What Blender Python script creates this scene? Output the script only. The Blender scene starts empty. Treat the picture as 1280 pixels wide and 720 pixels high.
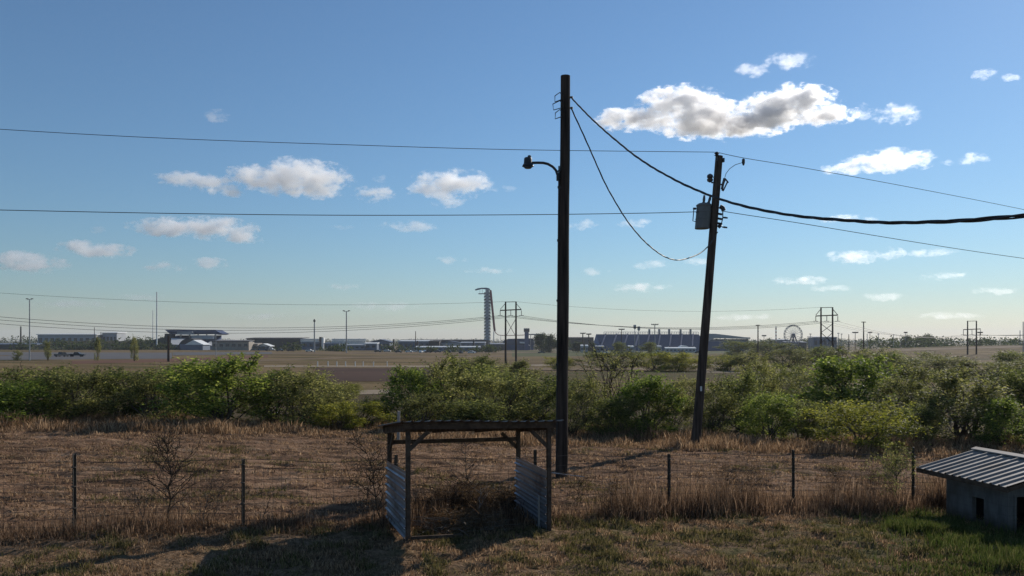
import bpy, math, random
import numpy as np
from mathutils import Vector
R = math.radians
sc = bpy.context.scene
COL = sc.collection
rnd = random.Random(7)
F, CX, HY, EYE = 967.0, 640.0, 424.0, 3.75     # lens in photo pixels, optical centre, horizon row, eye height

# ------------------------------------------------------------------ terrain
def vnoise(x, y, seed=0):
    x = np.asarray(x, float); y = np.asarray(y, float)
    xi = np.floor(x); yi = np.floor(y); fx = x - xi; fy = y - yi
    fx = fx*fx*(3-2*fx); fy = fy*fy*(3-2*fy)
    def h(a, b):
        s = np.sin(a*127.1 + b*311.7 + seed*74.7)*43758.5453
        return s - np.floor(s)
    return (h(xi, yi)*(1-fx) + h(xi+1, yi)*fx)*(1-fy) + (h(xi, yi+1)*(1-fx) + h(xi+1, yi+1)*fx)*fy - .5
PY = np.array([-80, 20, 32, 60, 110, 250, 450, 900, 2500, 7000.])
PZ = np.array([0, 0, -.1, -.8, -2.1, -4.4, -6.0, -8.0, -9.0, -12.])
def ground_np(x, y):
    x = np.asarray(x, float); y = np.asarray(y, float)
    z = np.interp(y, PY, PZ)
    near = np.clip((70-y)/40, 0, 1)
    z = z - .035*(np.clip(x, -14, 14)+2)*near
    z = z - .011*np.clip(x, -200, 0)*np.clip((y-70)/120, 0, 1)*np.clip((900-y)/300, 0, 1)
    z = z + 6.3*np.exp(-((x-290)/120)**2 - ((y-430)/110)**2)
    z = z + .10*vnoise(x*.35, y*.35, 3)*np.clip((60-y)/30, 0, 1) + .05*vnoise(x*1.3, y*1.3, 5)*np.clip((45-y)/20, 0, 1)
    return z
def rows(x, y):
    f = np.asarray(y)-.28*np.asarray(x); k = np.clip((f-16.9)/.6, 0, 1)*np.clip((31-np.asarray(y))/2, 0, 1)
    return k*.03*np.sin(f*2*np.pi/.85+3.2*vnoise(np.asarray(x)*.5, np.asarray(y)*.5, 88)*2)*np.clip(.6+1.6*vnoise(np.asarray(x)*.8, np.asarray(y)*1.4, 89), 0, 1.6)
def ground(x, y): return float(ground_np(x, y))
def at(px, py, d): return Vector(((px-CX)/F*d, d, EYE-(py-HY)/F*d))
def gp(px, d):
    x = (px-CX)/F*d
    return Vector((x, d, ground(x, d)))
HD = 9.0*1.006**np.arange(1087)
def hit(px, py):
    zz = EYE-(py-HY)/F*HD
    k = np.nonzero(zz <= ground_np((px-CX)/F*HD, HD))[0]
    return gp(px, float(HD[k[0]]) if len(k) else 6000.)

# ------------------------------------------------------------------ scene helpers
def tag(o, label=None, cat=None, group=None, kind=None):
    if label: o['label'] = label
    if cat: o['category'] = cat
    if group: o['group'] = group
    if kind: o['kind'] = kind
    return o
def thing(name, label, cat, loc=(0, 0, 0), rotz=0, group=None):
    o = bpy.data.objects.new(name, None); COL.objects.link(o)
    o.location = loc; o.rotation_euler = (0, 0, rotz); o.empty_display_size = .1
    return tag(o, label, cat, group)
def copy_tree(o, parent=None):
    c = o.copy(); COL.objects.link(c)
    if parent: c.parent = parent
    for ch in list(o.children): copy_tree(ch, c)
    return c
class MB:
    def __init__(s): s.v = []; s.f = []
    def add(s, vs, fs):
        b = len(s.v); s.v += [tuple(v) for v in vs]; s.f += [tuple(b+i for i in f) for f in fs]; return s
    def box(s, x0, x1, y0, y1, z0, z1):
        return s.add([(x0,y0,z0),(x1,y0,z0),(x1,y1,z0),(x0,y1,z0),(x0,y0,z1),(x1,y0,z1),(x1,y1,z1),(x0,y1,z1)],
                     [(0,3,2,1),(4,5,6,7),(0,1,5,4),(1,2,6,5),(2,3,7,6),(3,0,4,7)])
    def prism(s, poly, d0, d1, axis='y'):
        n = len(poly); vs = []
        for d in (d0, d1):
            for a, b in poly:
                vs.append({'y': (a, d, b), 'x': (d, a, b), 'z': (a, b, d)}[axis])
        return s.add(vs, [tuple(range(n)), tuple(range(2*n-1, n-1, -1))] + [(i, i+n, (i+1) % n+n, (i+1) % n) for i in range(n)])
    def path(s, pts, r, n=8, cap=True):
        pts = [Vector(p) for p in pts]; m = len(pts)
        rs = r if isinstance(r, (list, tuple)) else [r]*m
        b = len(s.v); up = None
        for i, p in enumerate(pts):
            t = (pts[min(i+1, m-1)]-pts[max(i-1, 0)]).normalized()
            if up is None:
                up = Vector((0, 0, 1)) if abs(t.z) < .9 else Vector((1, 0, 0))
            a = t.cross(up).normalized(); c = a.cross(t).normalized(); up = c
            for k in range(n):
                g = 2*math.pi*k/n
                s.v.append(tuple(p+(a*math.cos(g)+c*math.sin(g))*rs[i]))
        for i in range(m-1):
            for k in range(n):
                s.f.append((b+i*n+k, b+i*n+(k+1) % n, b+(i+1)*n+(k+1) % n, b+(i+1)*n+k))
        if cap:
            s.f.append(tuple(b+k for k in range(n))[::-1]); s.f.append(tuple(b+(m-1)*n+k for k in range(n)))
        return s
    def bar(s, p0, p1, w, h=None):
        h = h or w; p0 = Vector(p0); p1 = Vector(p1); t = (p1-p0).normalized()
        up = Vector((0, 0, 1)) if abs(t.z) < .95 else Vector((0, 1, 0))
        a = t.cross(up).normalized()*w/2; c = a.cross(t).normalized()*h/2
        vs = [p+i+j for p in (p0, p1) for i, j in ((-a, -c), (a, -c), (a, c), (-a, c))]
        return s.add(vs, [(0,1,2,3),(7,6,5,4),(0,4,5,1),(1,5,6,2),(2,6,7,3),(3,7,4,0)])
    def lathe(s, c, prof, n=16):
        b = len(s.v); c = Vector(c)
        for r, z in prof:
            for k in range(n):
                g = 2*math.pi*k/n; s.v.append((c.x+r*math.cos(g), c.y+r*math.sin(g), c.z+z))
        for i in range(len(prof)-1):
            for k in range(n):
                s.f.append((b+i*n+k, b+i*n+(k+1) % n, b+(i+1)*n+(k+1) % n, b+(i+1)*n+k))
        s.f.append(tuple(b+k for k in range(n))[::-1]); s.f.append(tuple(b+(len(prof)-1)*n+k for k in range(n)))
        return s
    def build(s, name, mat, parent=None, loc=None, smooth=False):
        me = bpy.data.meshes.new(name); me.from_pydata(s.v, [], s.f); me.update()
        o = bpy.data.objects.new(name, me); COL.objects.link(o); me.materials.append(mat)
        if smooth: me.polygons.foreach_set('use_smooth', [True]*len(me.polygons))
        if parent: o.parent = parent
        if loc is not None: o.location = loc
        return o
def np_mesh(name, verts, polys_flat, starts, totals, mat, parent=None, smooth=False):
    me = bpy.data.meshes.new(name)
    me.vertices.add(len(verts)); me.vertices.foreach_set('co', np.asarray(verts, np.float32).ravel())
    me.loops.add(len(polys_flat)); me.loops.foreach_set('vertex_index', np.asarray(polys_flat, np.int32))
    me.polygons.add(len(starts)); me.polygons.foreach_set('loop_start', np.asarray(starts, np.int32))
    me.polygons.foreach_set('loop_total', np.asarray(totals, np.int32))
    if smooth: me.polygons.foreach_set('use_smooth', np.ones(len(starts), bool))
    me.update(calc_edges=True); me.materials.append(mat)
    o = bpy.data.objects.new(name, me); COL.objects.link(o)
    if parent: o.parent = parent
    return o

# ------------------------------------------------------------------ materials
class NT:
    def __init__(s, name):
        s.m = bpy.data.materials.new(name); s.m.use_nodes = True; s.t = s.m.node_tree; s.t.nodes.clear()
        s.out = s.n('OutputMaterial')
    def n(s, kind, **kw):
        o = s.t.nodes.new('ShaderNode'+kind)
        for k, v in kw.items(): setattr(o, k, v)
        return o
    def l(s, a, b): s.t.links.new(a, b)
    def noise(s, vec, scale, detail=4, rough=.55):
        o = s.n('TexNoise'); o.inputs['Scale'].default_value = scale; o.inputs['Detail'].default_value = detail
        o.inputs['Roughness'].default_value = rough
        if vec is not None: s.l(vec, o.inputs['Vector'])
        return o.outputs[0]
    def ramp(s, fac, stops):
        o = s.n('ValToRGB'); e = o.color_ramp.elements
        while len(e) < len(stops): e.new(.5)
        for q, (p, c) in zip(e, stops): q.position = p; q.color = (*c, 1) if len(c) == 3 else c
        s.l(fac, o.inputs[0]); return o.outputs[0]
    def mr(s, v, a, b, c=0., d=1.):
        o = s.n('MapRange'); s.l(v, o.inputs[0])
        for i, x in enumerate((a, b, c, d)): o.inputs[i+1].default_value = x
        return o.outputs[0]
    def mix(s, f, a, b):
        o = s.n('Mix', data_type='RGBA')
        for x, i in ((f, 0), (a, 6), (b, 7)):
            if isinstance(x, (int, float)): o.inputs[i].default_value = x
            elif isinstance(x, tuple): o.inputs[i].default_value = (*x, 1)
            else: s.l(x, o.inputs[i])
        return o.outputs[2]
    def math(s, op, a, b=None):
        o = s.n('Math', operation=op)
        for i, x in ((0, a), (1, b)):
            if x is None: continue
            if isinstance(x, (int, float)): o.inputs[i].default_value = x
            else: s.l(x, o.inputs[i])
        return o.outputs[0]
    def scale(s, vec, sc3):
        o = s.n('VectorMath', operation='MULTIPLY'); s.l(vec, o.inputs[0]); o.inputs[1].default_value = sc3; return o.outputs[0]
def pmat(name, c1, c2=None, scale=3., rough=.7, metal=0., stretch=(1, 1, 1), bump=0., spots=None):
    t = NT(name); b = t.n('BsdfPrincipled'); t.l(b.outputs[0], t.out.inputs[0])
    b.inputs['Roughness'].default_value = rough; b.inputs['Metallic'].default_value = metal
    if rough >= .85: b.inputs['Specular IOR Level'].default_value = .05
    c2 = c2 or tuple(x*.7 for x in c1)
    tc = t.n('TexCoord').outputs['Object']; v = t.scale(tc, stretch)
    n = t.noise(v, scale, 6, .6)
    col = t.ramp(n, [(.32, c1), (.68, c2)])
    if spots:
        n2 = t.noise(v, scale*.45, 5, .65); col = t.mix(t.mr(n2, .52, .66), col, spots)
    t.l(col, b.inputs['Base Color'])
    if bump:
        bp = t.n('Bump'); bp.inputs['Strength'].default_value = bump; bp.inputs['Distance'].default_value = .02
        t.l(t.noise(v, scale*3, 5), bp.inputs['Height']); t.l(bp.outputs[0], b.inputs['Normal'])
    return t.m
def leafmat(name, cols, transl=.35, rough=.6, objvar=.25):
    t = NT(name); g = t.n('NewGeometry'); oi = t.n('ObjectInfo')
    tc = t.n('TexCoord').outputs['Object']
    f = t.math('ADD', t.math('MULTIPLY', g.outputs['Random Per Island'], .68), t.math('MULTIPLY', t.noise(tc, 1.1, 2), .32))
    f = t.math('ADD', f, t.math('MULTIPLY', t.math('SUBTRACT', oi.outputs['Random'], .5), objvar))
    k = len(cols); col = t.ramp(f, [(.15+.7*i/(k-1), c) for i, c in enumerate(cols)])
    b = t.n('BsdfPrincipled'); b.inputs['Roughness'].default_value = .6 if rough < .65 else .9; b.inputs['Specular IOR Level'].default_value = .09 if rough < .65 else .06
    tr = t.n('BsdfTranslucent'); mx = t.n('MixShader'); mx.inputs[0].default_value = transl
    t.l(col, b.inputs['Base Color'])
    hs = t.n('HueSaturation'); hs.inputs['Value'].default_value = 1.7; hs.inputs['Saturation'].default_value = 1.1; t.l(col, hs.inputs['Color']); t.l(hs.outputs[0], tr.inputs['Color'])
    t.l(b.outputs[0], mx.inputs[1]); t.l(tr.outputs[0], mx.inputs[2]); t.l(mx.outputs[0], t.out.inputs[0])
    return t.m
M = {}
M['pole'] = pmat('pole_wood', (.085, .064, .052), (.016, .013, .012), 9, .85, 0, (1, 1, .06), .5)
M['pole2'] = pmat('pole_wood_weathered', (.11, .085, .068), (.024, .019, .017), 9, .85, 0, (1, 1, .06), .5)
M['wood'] = pmat('rough_timber', (.12, .085, .062), (.05, .036, .028), 8, .85, 0, (1, 1, 1), .4)
M['greywood'] = pmat('grey_post_wood', (.34, .32, .29), (.2, .18, .16), 12, .85, 0, (1, 1, .1), .4)
M['steel'] = pmat('dark_steel', (.035, .035, .037), (.02, .02, .022), 8, .5, .3)
M['tpost'] = pmat('tpost_steel', (.03, .032, .028), (.05, .035, .025), 20, .7, .2)
M['wire'] = pmat('line_wire', (.03, .03, .032), (.02, .02, .02), 3, .6, .2)
M['fencewire'] = pmat('fence_wire', (.11, .09, .075), (.06, .045, .035), 6, .6, .5)
M['panel'] = pmat('corrugated_side_panel', (.36, .37, .395), (.27, .28, .305), 4, .33, .8, (1, 1, 1), .1, (.16, .145, .14))
M['roofrust'] = pmat('rusty_roof_sheet', (.09, .06, .045), (.17, .14, .12), 5, .6, .2, (1, 1, 1), .15)
M['shedroof'] = pmat('ribbed_roof_sheet', (.27, .235, .205), (.19, .162, .14), 2.5, .7, .05, (1, 1, 1), .1, (.19, .14, .105))
M['shedwall'] = pmat('painted_block_wall', (.2, .187, .17), (.13, .12, .11), 6, .85, 0, (1, 1, .22), .3, (.075, .07, .062))
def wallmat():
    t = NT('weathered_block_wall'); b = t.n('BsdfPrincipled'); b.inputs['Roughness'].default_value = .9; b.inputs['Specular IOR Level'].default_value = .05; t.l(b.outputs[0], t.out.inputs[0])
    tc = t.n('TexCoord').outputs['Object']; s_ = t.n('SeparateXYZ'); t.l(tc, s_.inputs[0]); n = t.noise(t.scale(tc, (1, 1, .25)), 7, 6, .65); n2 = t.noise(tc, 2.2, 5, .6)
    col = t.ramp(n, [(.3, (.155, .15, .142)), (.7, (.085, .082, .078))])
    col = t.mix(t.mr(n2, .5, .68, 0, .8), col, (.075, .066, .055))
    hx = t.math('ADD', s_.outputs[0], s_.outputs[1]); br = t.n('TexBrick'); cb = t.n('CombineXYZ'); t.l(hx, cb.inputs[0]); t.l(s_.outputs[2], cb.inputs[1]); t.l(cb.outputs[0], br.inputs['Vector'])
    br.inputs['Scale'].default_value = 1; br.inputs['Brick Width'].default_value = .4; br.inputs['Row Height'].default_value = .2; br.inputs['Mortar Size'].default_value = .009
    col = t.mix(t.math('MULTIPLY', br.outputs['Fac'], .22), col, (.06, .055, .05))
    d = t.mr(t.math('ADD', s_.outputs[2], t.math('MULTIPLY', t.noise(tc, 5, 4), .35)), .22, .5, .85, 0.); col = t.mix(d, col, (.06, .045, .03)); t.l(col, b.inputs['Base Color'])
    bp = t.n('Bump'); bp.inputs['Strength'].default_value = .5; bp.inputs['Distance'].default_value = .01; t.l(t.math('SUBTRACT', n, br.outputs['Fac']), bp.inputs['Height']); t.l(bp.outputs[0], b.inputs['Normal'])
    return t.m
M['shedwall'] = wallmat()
M['dark'] = pmat('interior_shade', (.02, .02, .02), (.015, .015, .015), 3, .9)  # near-black colour standing in for shade inside the animal house
M['transformer'] = pmat('transformer_paint', (.13, .135, .132), (.095, .1, .098), 5, .5, .1)
M['porcelain'] = pmat('brown_porcelain', (.05, .035, .03), (.04, .03, .03), 4, .3)
M['bluestand'] = pmat('grandstand_blue', (.042, .075, .17), (.032, .058, .135), .3, .6)
M['blueroof'] = pmat('blue_roof', (.035, .05, .11), (.03, .04, .085), .2, .5)
M['white'] = pmat('white_paint', (.72, .72, .7), (.58, .58, .56), .3, .6)
M['palegrey'] = pmat('pale_cladding', (.32, .335, .35), (.25, .265, .285), .2, .6)
M['bluegrey'] = pmat('blue_grey_cladding', (.10, .13, .185), (.075, .10, .145), .2, .6)
M['tan'] = pmat('tan_wall', (.3, .26, .21), (.24, .2, .165), .2, .8)
M['darkbrown'] = pmat('dark_brown_cladding', (.042, .036, .034), (.03, .027, .026), .2, .8)
M['concrete'] = pmat('concrete', (.32, .31, .3), (.25, .24, .23), .3, .85)
M['red'] = pmat('dark_red_tube', (.2, .045, .04), (.15, .035, .03), .3, .5)
M['glass'] = pmat('dark_glazing', (.03, .04, .055), (.02, .03, .04), .5, .15)
M['galv'] = pmat('galvanised_pole', (.3, .31, .32), (.22, .23, .24), 2, .5, .4)
M['rubber'] = pmat('rubber', (.02, .02, .02), None, 5, .8)
M['carpaint'] = pmat('dark_car_paint', (.03, .035, .045), None, 2, .3, .3)
M['bark'] = pmat('twig_bark', (.14, .11, .09), (.07, .055, .045), 15, .9)
M['palebark'] = pmat('bleached_branch', (.33, .29, .25), (.22, .19, .16), 15, .9)
M['darkbark'] = pmat('dark_brush', (.06, .045, .035), (.035, .027, .02), 15, .9)
M['lf_green'] = leafmat('leaf_bright_green', [(.04, .064, .013), (.115, .155, .033), (.29, .31, .085)], .5)
M['lf_olive'] = leafmat('leaf_olive', [(.05, .056, .02), (.13, .135, .044), (.33, .31, .12)], .5)
M['lf_dark'] = leafmat('leaf_dark', [(.042, .052, .017), (.105, .12, .036), (.27, .27, .09)], .48)
M['lf_yellow'] = leafmat('leaf_yellow_green', [(.075, .09, .018), (.18, .185, .036), (.36, .33, .08)], .5)
M['lf_far'] = leafmat('leaf_far_trees', [(.024, .036, .012), (.042, .058, .017), (.07, .085, .026)], .3)
M['lf_brown'] = leafmat('leaf_dead', [(.07, .045, .026), (.12, .075, .042), (.18, .12, .065)], .25)
M['gr_dry'] = leafmat('grass_dry', [(.06, .037, .022), (.215, .138, .082), (.44, .31, .195)], .35, .7, 0)
M['gr_rust'] = leafmat('grass_rusty', [(.04, .025, .017), (.14, .088, .056), (.34, .235, .155)], .4, .7, 0)
M['gr_mixed'] = leafmat('grass_mixed', [(.03, .034, .012), (.11, .095, .036), (.27, .21, .11)], .3, .7, 0)
M['gr_green'] = leafmat('grass_green', [(.03, .045, .012), (.06, .08, .02), (.13, .125, .05)], .35, .6, 0)

def ground_material():
    t = NT('ground'); b = t.n('BsdfPrincipled'); b.inputs['Roughness'].default_value = .95; b.inputs['Specular IOR Level'].default_value = .03
    t.l(b.outputs[0], t.out.inputs[0])
    P = t.n('NewGeometry').outputs['Position']; s = t.n('SeparateXYZ'); t.l(P, s.inputs[0])
    x, y = s.outputs[0], s.outputs[1]
    v = t.math('SUBTRACT', y, t.math('MULTIPLY', x, .28))
    wob = t.math('MULTIPLY', t.math('SUBTRACT', t.noise(P, .6, 3), .5), 1.6)
    vw = t.math('ADD', v, wob)
    fine = t.noise(P, 9, 6, .7); mid = t.noise(P, 1.3, 5, .6); big = t.noise(P, .22, 4)
    yard = t.ramp(fine, [(.3, (.055, .036, .021)), (.5, (.185, .118, .068)), (.7, (.31, .21, .13))])
    green = t.ramp(fine, [(.3, (.035, .045, .014)), (.7, (.085, .095, .03))])
    gf = t.mr(t.math('ADD', mid, t.math('MULTIPLY', x, .012)), .50, .68)
    yard = t.mix(t.math('MULTIPLY', gf, .75), yard, green)
    row = t.noise(t.scale(P, (.5, 3.2, 1)), 1.0, 5, .65)
    field = t.ramp(row, [(.33, (.065, .04, .026)), (.5, (.215, .127, .077)), (.66, (.36, .237, .148))])
    field = t.mix(t.mr(big, .42, .66, 0, .75), field, (.12, .072, .044))
    field = t.mix(t.math('MULTIPLY', t.mr(mid, .6, .72), .35), field, (.08, .085, .03))
    near = t.mix(t.mr(vw, 16.2, 16.9), yard, field)
    brush = t.ramp(fine, [(.3, (.05, .04, .022)), (.7, (.13, .095, .055))])
    near = t.mix(t.mr(y, 29.5, 31.5), near, brush)
    fs = t.noise(t.scale(P, (.004, .03, 1)), 1.0, 6, .6)
    far = t.ramp(fs, [(.30, (.06, .07, .022)), (.42, (.115, .082, .042)), (.52, (.21, .15, .075)), (.59, (.13, .092, .045)), (.67, (.075, .09, .028))])
    far = t.mix(t.mr(t.noise(P, .03, 5, .65), .45, .75, 0, .5), far, (.075, .05, .036))
    col = t.mix(t.mr(t.math('ADD', y, t.math('MULTIPLY', wob, 4.)), 60, 85), near, far)
    t.l(col, b.inputs['Base Color'])
    bp = t.n('Bump'); bp.inputs['Strength'].default_value = 1.0; bp.inputs['Distance'].default_value = .12
    h = t.math('ADD', t.math('MULTIPLY', fine, .6), t.math('ADD', mid, row)); t.l(h, bp.inputs['Height']); t.l(bp.outputs[0], b.inputs['Normal'])
    return t.m
def axis(core0, core1, step, lo, hi, grow):
    a = list(np.arange(core0, core1, step)); s = step; q = core1
    while q < hi: a.append(q); s *= grow; q += s
    a.append(hi); s = step; q = core0-step; pre = []
    while q > lo: pre.append(q); s *= grow; q -= s
    pre.append(lo)
    return np.array(pre[::-1]+a)
gx = axis(-16, 18, .16, -5200, 5200, 1.07); gy = axis(9, 34, .13, -60, 6500, 1.045)
X, Y = np.meshgrid(gx, gy); Z = ground_np(X, Y)
nearf = np.clip((40-Y)/12, 0, 1)
Z = Z + rows(X, Y) + nearf*(.10*vnoise(X*1.7, Y*4.7, 11)+.09*vnoise(X*5, Y*8, 12))
nx, ny = len(gx), len(gy)
idx = np.arange(nx*ny).reshape(ny, nx)
q = np.stack([idx[:-1, :-1], idx[:-1, 1:], idx[1:, 1:], idx[1:, :-1]], -1).reshape(-1, 4)
g = np_mesh('ground', np.stack([X, Y, Z], -1).reshape(-1, 3), q.ravel(), np.arange(len(q))*4, np.full(len(q), 4), ground_material(), smooth=True)
tag(g, kind='structure')

# roads, paths, paved lot and bare tracks: thin sheets lying on the terrain
def strip(name, top, bot, mat, off=.05):
    x0, x1 = top[0][0], top[-1][0]; n = max(3, int((x1-x0)/12)); mb = MB(); rows = []
    for i in range(n+1):
        px = x0+(x1-x0)*i/n
        ty = np.interp(px, [p[0] for p in top], [p[1] for p in top]); by = np.interp(px, [p[0] for p in bot], [p[1] for p in bot])
        a, c = hit(px, ty), hit(px, by); col = []
        for k in range(6):
            e = a.lerp(c, k/5); e.z = ground(e.x, e.y)+off; col.append(e)
        rows.append(col)
    vs = [p for r in rows for p in r]
    mb.add(vs, [(i*6+k, i*6+k+1, (i+1)*6+k+1, (i+1)*6+k) for i in range(n) for k in range(5)])
    return tag(mb.build(name, mat), kind='structure')
A_ = pmat('asphalt_pale', (.135, .13, .13), (.105, .10, .10), .08, .9)
B_ = pmat('asphalt_dark', (.07, .068, .066), (.055, .052, .05), .08, .9)
C_ = pmat('caliche', (.30, .24, .17), (.22, .17, .12), .08, .95)
D_ = pmat('red_dirt', (.16, .085, .055), (.12, .065, .045), .06, .95)
E_ = pmat('maroon_soil', (.085, .05, .036), (.06, .036, .026), .05, .95)
G_ = pmat('mown_verge', (.10, .105, .045), (.075, .08, .032), .05, .95)
H_ = pmat('dry_verge', (.2, .14, .085), (.14, .10, .06), .05, .95)
strip('parking_lot', [(-60, 440), (215, 441)], [(-60, 450.5), (215, 448.5)], A_)
strip('dirt_track', [(90, 451), (215, 449), (335, 444)], [(90, 455), (215, 452.5), (335, 447)], D_, .04)
strip('service_road', [(216, 440.5), (340, 440)], [(216, 444.5), (340, 442.5)], A_)
strip('dirt_path', [(240, 452.5), (330, 449.5), (450, 446), (700, 444)], [(240, 455), (330, 451.5), (450, 447.5), (700, 445.5)], H_, .04)
strip('field_path', [(340, 441), (700, 439.5)], [(340, 442.5), (700, 441)], H_, .05)
strip('plowed_field', [(395, 460), (610, 461)], [(395, 477), (610, 477)], E_, .04)
strip('perimeter_road', [(330, 457), (600, 457.5), (705, 455), (1000, 456)], [(330, 459), (600, 459.5), (705, 457), (1000, 458.5)], C_, .06)
strip('verge', [(600, 460), (1000, 459)], [(600, 464), (1000, 463)], H_, .04)
strip('creek_road', [(415, 489), (490, 487.5)], [(415, 494), (490, 493.5)], C_, .05)
strip('mown_verge', [(640, 438.5), (940, 438)], [(640, 446), (940, 443)], G_, .03)
strip('track_road', [(640, 437), (960, 437)], [(640, 438), (960, 438)], C_, .06)
strip('access_road', [(880, 462.5), (1010, 463.5)], [(880, 466), (1010, 467)], C_, .05)
strip('bend_road', [(905, 476), (1000, 470)], [(905, 479), (1000, 475.5)], C_, .05)
strip('hill_path', [(1025, 441), (1066, 438)], [(1025, 445), (1066, 441)], C_, .08)
strip('hill_road', [(1120, 437), (1290, 432.2)], [(1120, 439.5), (1290, 434.5)], H_, .1)

# ------------------------------------------------------------------ grasses
def blades(name, pos, h, w, lean, mat, seed, label, cat, parent=None, seedhead=0.):
    r = np.random.default_rng(seed); n = len(pos); ang = r.uniform(0, 2*np.pi, n); la = r.uniform(0, 2*np.pi, n)
    dx, dy = np.cos(ang)*w/2, np.sin(ang)*w/2; lx, ly = np.cos(la)*lean*h, np.sin(la)*lean*h
    V = np.zeros((n, 5, 3)); z0 = pos[:, 2]-.01
    V[:, 0] = np.stack([pos[:, 0]-dx, pos[:, 1]-dy, z0], -1); V[:, 1] = np.stack([pos[:, 0]+dx, pos[:, 1]+dy, z0], -1)
    k = np.where(r.random(n) < seedhead, 1.9, .8)
    V[:, 2] = np.stack([pos[:, 0]+dx*k+lx*.4, pos[:, 1]+dy*k+ly*.4, z0+h*.62], -1); V[:, 3] = np.stack([pos[:, 0]-dx*k+lx*.4, pos[:, 1]-dy*k+ly*.4, z0+h*.62], -1)
    V[:, 4] = np.stack([pos[:, 0]+lx, pos[:, 1]+ly, z0+h*np.sqrt(np.clip(1-lean**2*.6, .1, 1))], -1)
    b = np.arange(n)[:, None]*5
    fl = np.concatenate([b+np.array([[0, 1, 2, 3]]), b+np.array([[3, 2, 4]])], 1).ravel()
    st = (np.arange(n)[:, None]*7+np.array([[0, 4]])).ravel(); tt = np.tile([4, 3], n)
    o = np_mesh(name, V.reshape(-1, 3), fl, st, tt, mat, parent)
    if label: tag(o, label, cat, None, 'stuff')
    return o
def scatter(n, seed, d0, d1, px0=-60, px1=1340, vfun=None):
    r = np.random.default_rng(seed); d = np.sqrt(r.uniform(d0*d0, d1*d1, n)); px = r.uniform(px0, px1, n); x = (px-CX)/F*d
    return x, d, r
def withz(x, y):
    z = ground_np(x, y)
    return np.stack([x, y, z+rows(x, y)+np.clip((40-y)/12, 0, 1)*(.10*vnoise(x*1.7, y*4.7, 11)+.09*vnoise(x*5, y*8, 12))], -1)
FEN = 16.55
def fv(x, y): return y-.28*x
# yard turf, dry with greener patches
x, y, r = scatter(190000, 1, 11.2, 21)
k = fv(x, y) < FEN+.1; x, y = x[k], y[k]
gsel = vnoise(x*.8, y*.8, 21)+.6*vnoise(x*2.3, y*2.3, 22)+.027*x+.02*(15-y)
clump = np.clip(.75+1.7*vnoise(x*2.2, y*2.2, 31)+1.5*vnoise(x*6, y*6, 32)+.9*np.clip(vnoise(x*.7+3, y*.7, 33)+.02*x, 0, 1), .12, 3)
hh = r.uniform(.03, .085, len(x))*clump
kk = gsel < .16
P3 = withz(x, y)
blades('dry_turf', P3[kk], hh[kk], r.uniform(.008, .018, kk.sum()), r.uniform(.2, .9, kk.sum()), M['gr_dry'], 2, 'short dry straw coloured turf of the yard', 'grass')
kk = ~kk
blades('mixed_turf', P3[kk], hh[kk]*1.15, r.uniform(.008, .018, kk.sum()), r.uniform(.2, .8, kk.sum()), M['gr_mixed'], 3, 'half green turf patches in the dry yard', 'grass')
r = np.random.default_rng(90); k = 260; cx_ = r.uniform(-9, 12, k); cy_ = r.uniform(11.5, 17.5, k); j = r.integers(0, k, 21000)
x = cx_[j]+r.normal(0, .11, len(j)); y = cy_[j]+r.normal(0, .09, len(j)); kk = (fv(x, y) < FEN-.3) & ~((x > 9.9) & (y > 16)); x, y = x[kk], y[kk]
blades('weed_tufts', withz(x, y), r.uniform(.05, .17, len(x)), r.uniform(.008, .016, len(x)), r.uniform(.2, .9, len(x)), M['gr_mixed'], 91, 'small darker weed tufts dotted over the yard', 'grass')
# lush green patch beside the little house
r = np.random.default_rng(41); n = 26000
x = np.concatenate([r.normal(9.15, .55, n//2), r.normal(9.6, .9, n//4), r.normal(8.9, 1.0, n//4)]); y = np.concatenate([r.normal(16.9, .55, n//2), r.normal(15.4, .7, n//4), r.normal(13.4, .6, n//4)])
k = (vnoise(x*1.5, y*1.5, 44)+vnoise(x*4, y*4, 45)*.6 > -.22); x, y = x[k], y[k]
blades('green_grass', withz(x, y), r.uniform(.06, .24, len(x))*np.clip(1+1.2*vnoise(x*2, y*2, 46), .4, 1.6), r.uniform(.008, .016, len(x)), r.uniform(.1, .6, len(x)), M['gr_green'], 5, 'lush green grass beside the white animal house', 'grass')
# mown hay field beyond the fence
x, y, r = scatter(170000, 6, 15, 31.5)
k = (fv(x, y) > FEN) & (vnoise(x*1.2, y*3.3, 51)+.7*vnoise(x*4, y*7, 52)+1.1*vnoise(x*.28, y*.7, 54)+6.*rows(x, y)+r.uniform(-.6, .4, len(x)) > -.06); x, y = x[k], y[k]
blades('field_stubble', withz(x, y), r.uniform(.03, .10, len(x))*np.clip(1+1.8*vnoise(x*1.5, y*3, 53), .3, 2.4), r.uniform(.012, .028, len(x)), r.uniform(.3, 1.1, len(x)), M['gr_dry'], 7, 'mown straw stubble of the field beyond the fence', 'grass')
r = np.random.default_rng(95); k = 420; cx_ = r.uniform(-12, 14, k); cy_ = r.uniform(17, 30, k); kk = (vnoise(cx_*.3, cy_*.45, 96) > .04); cx_, cy_ = cx_[kk], cy_[kk]; j = r.integers(0, len(cx_), 16000)
x = cx_[j]+r.normal(0, .22, len(j)); y = cy_[j]+r.normal(0, .16, len(j)); kk = fv(x, y) > FEN+.4; x, y = x[kk], y[kk]
blades('field_weeds', withz(x, y), r.uniform(.04, .13, len(x)), r.uniform(.010, .02, len(x)), r.uniform(.2, .9, len(x)), M['gr_mixed'], 97, 'low olive weed patches in the mown field', 'weeds')
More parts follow.
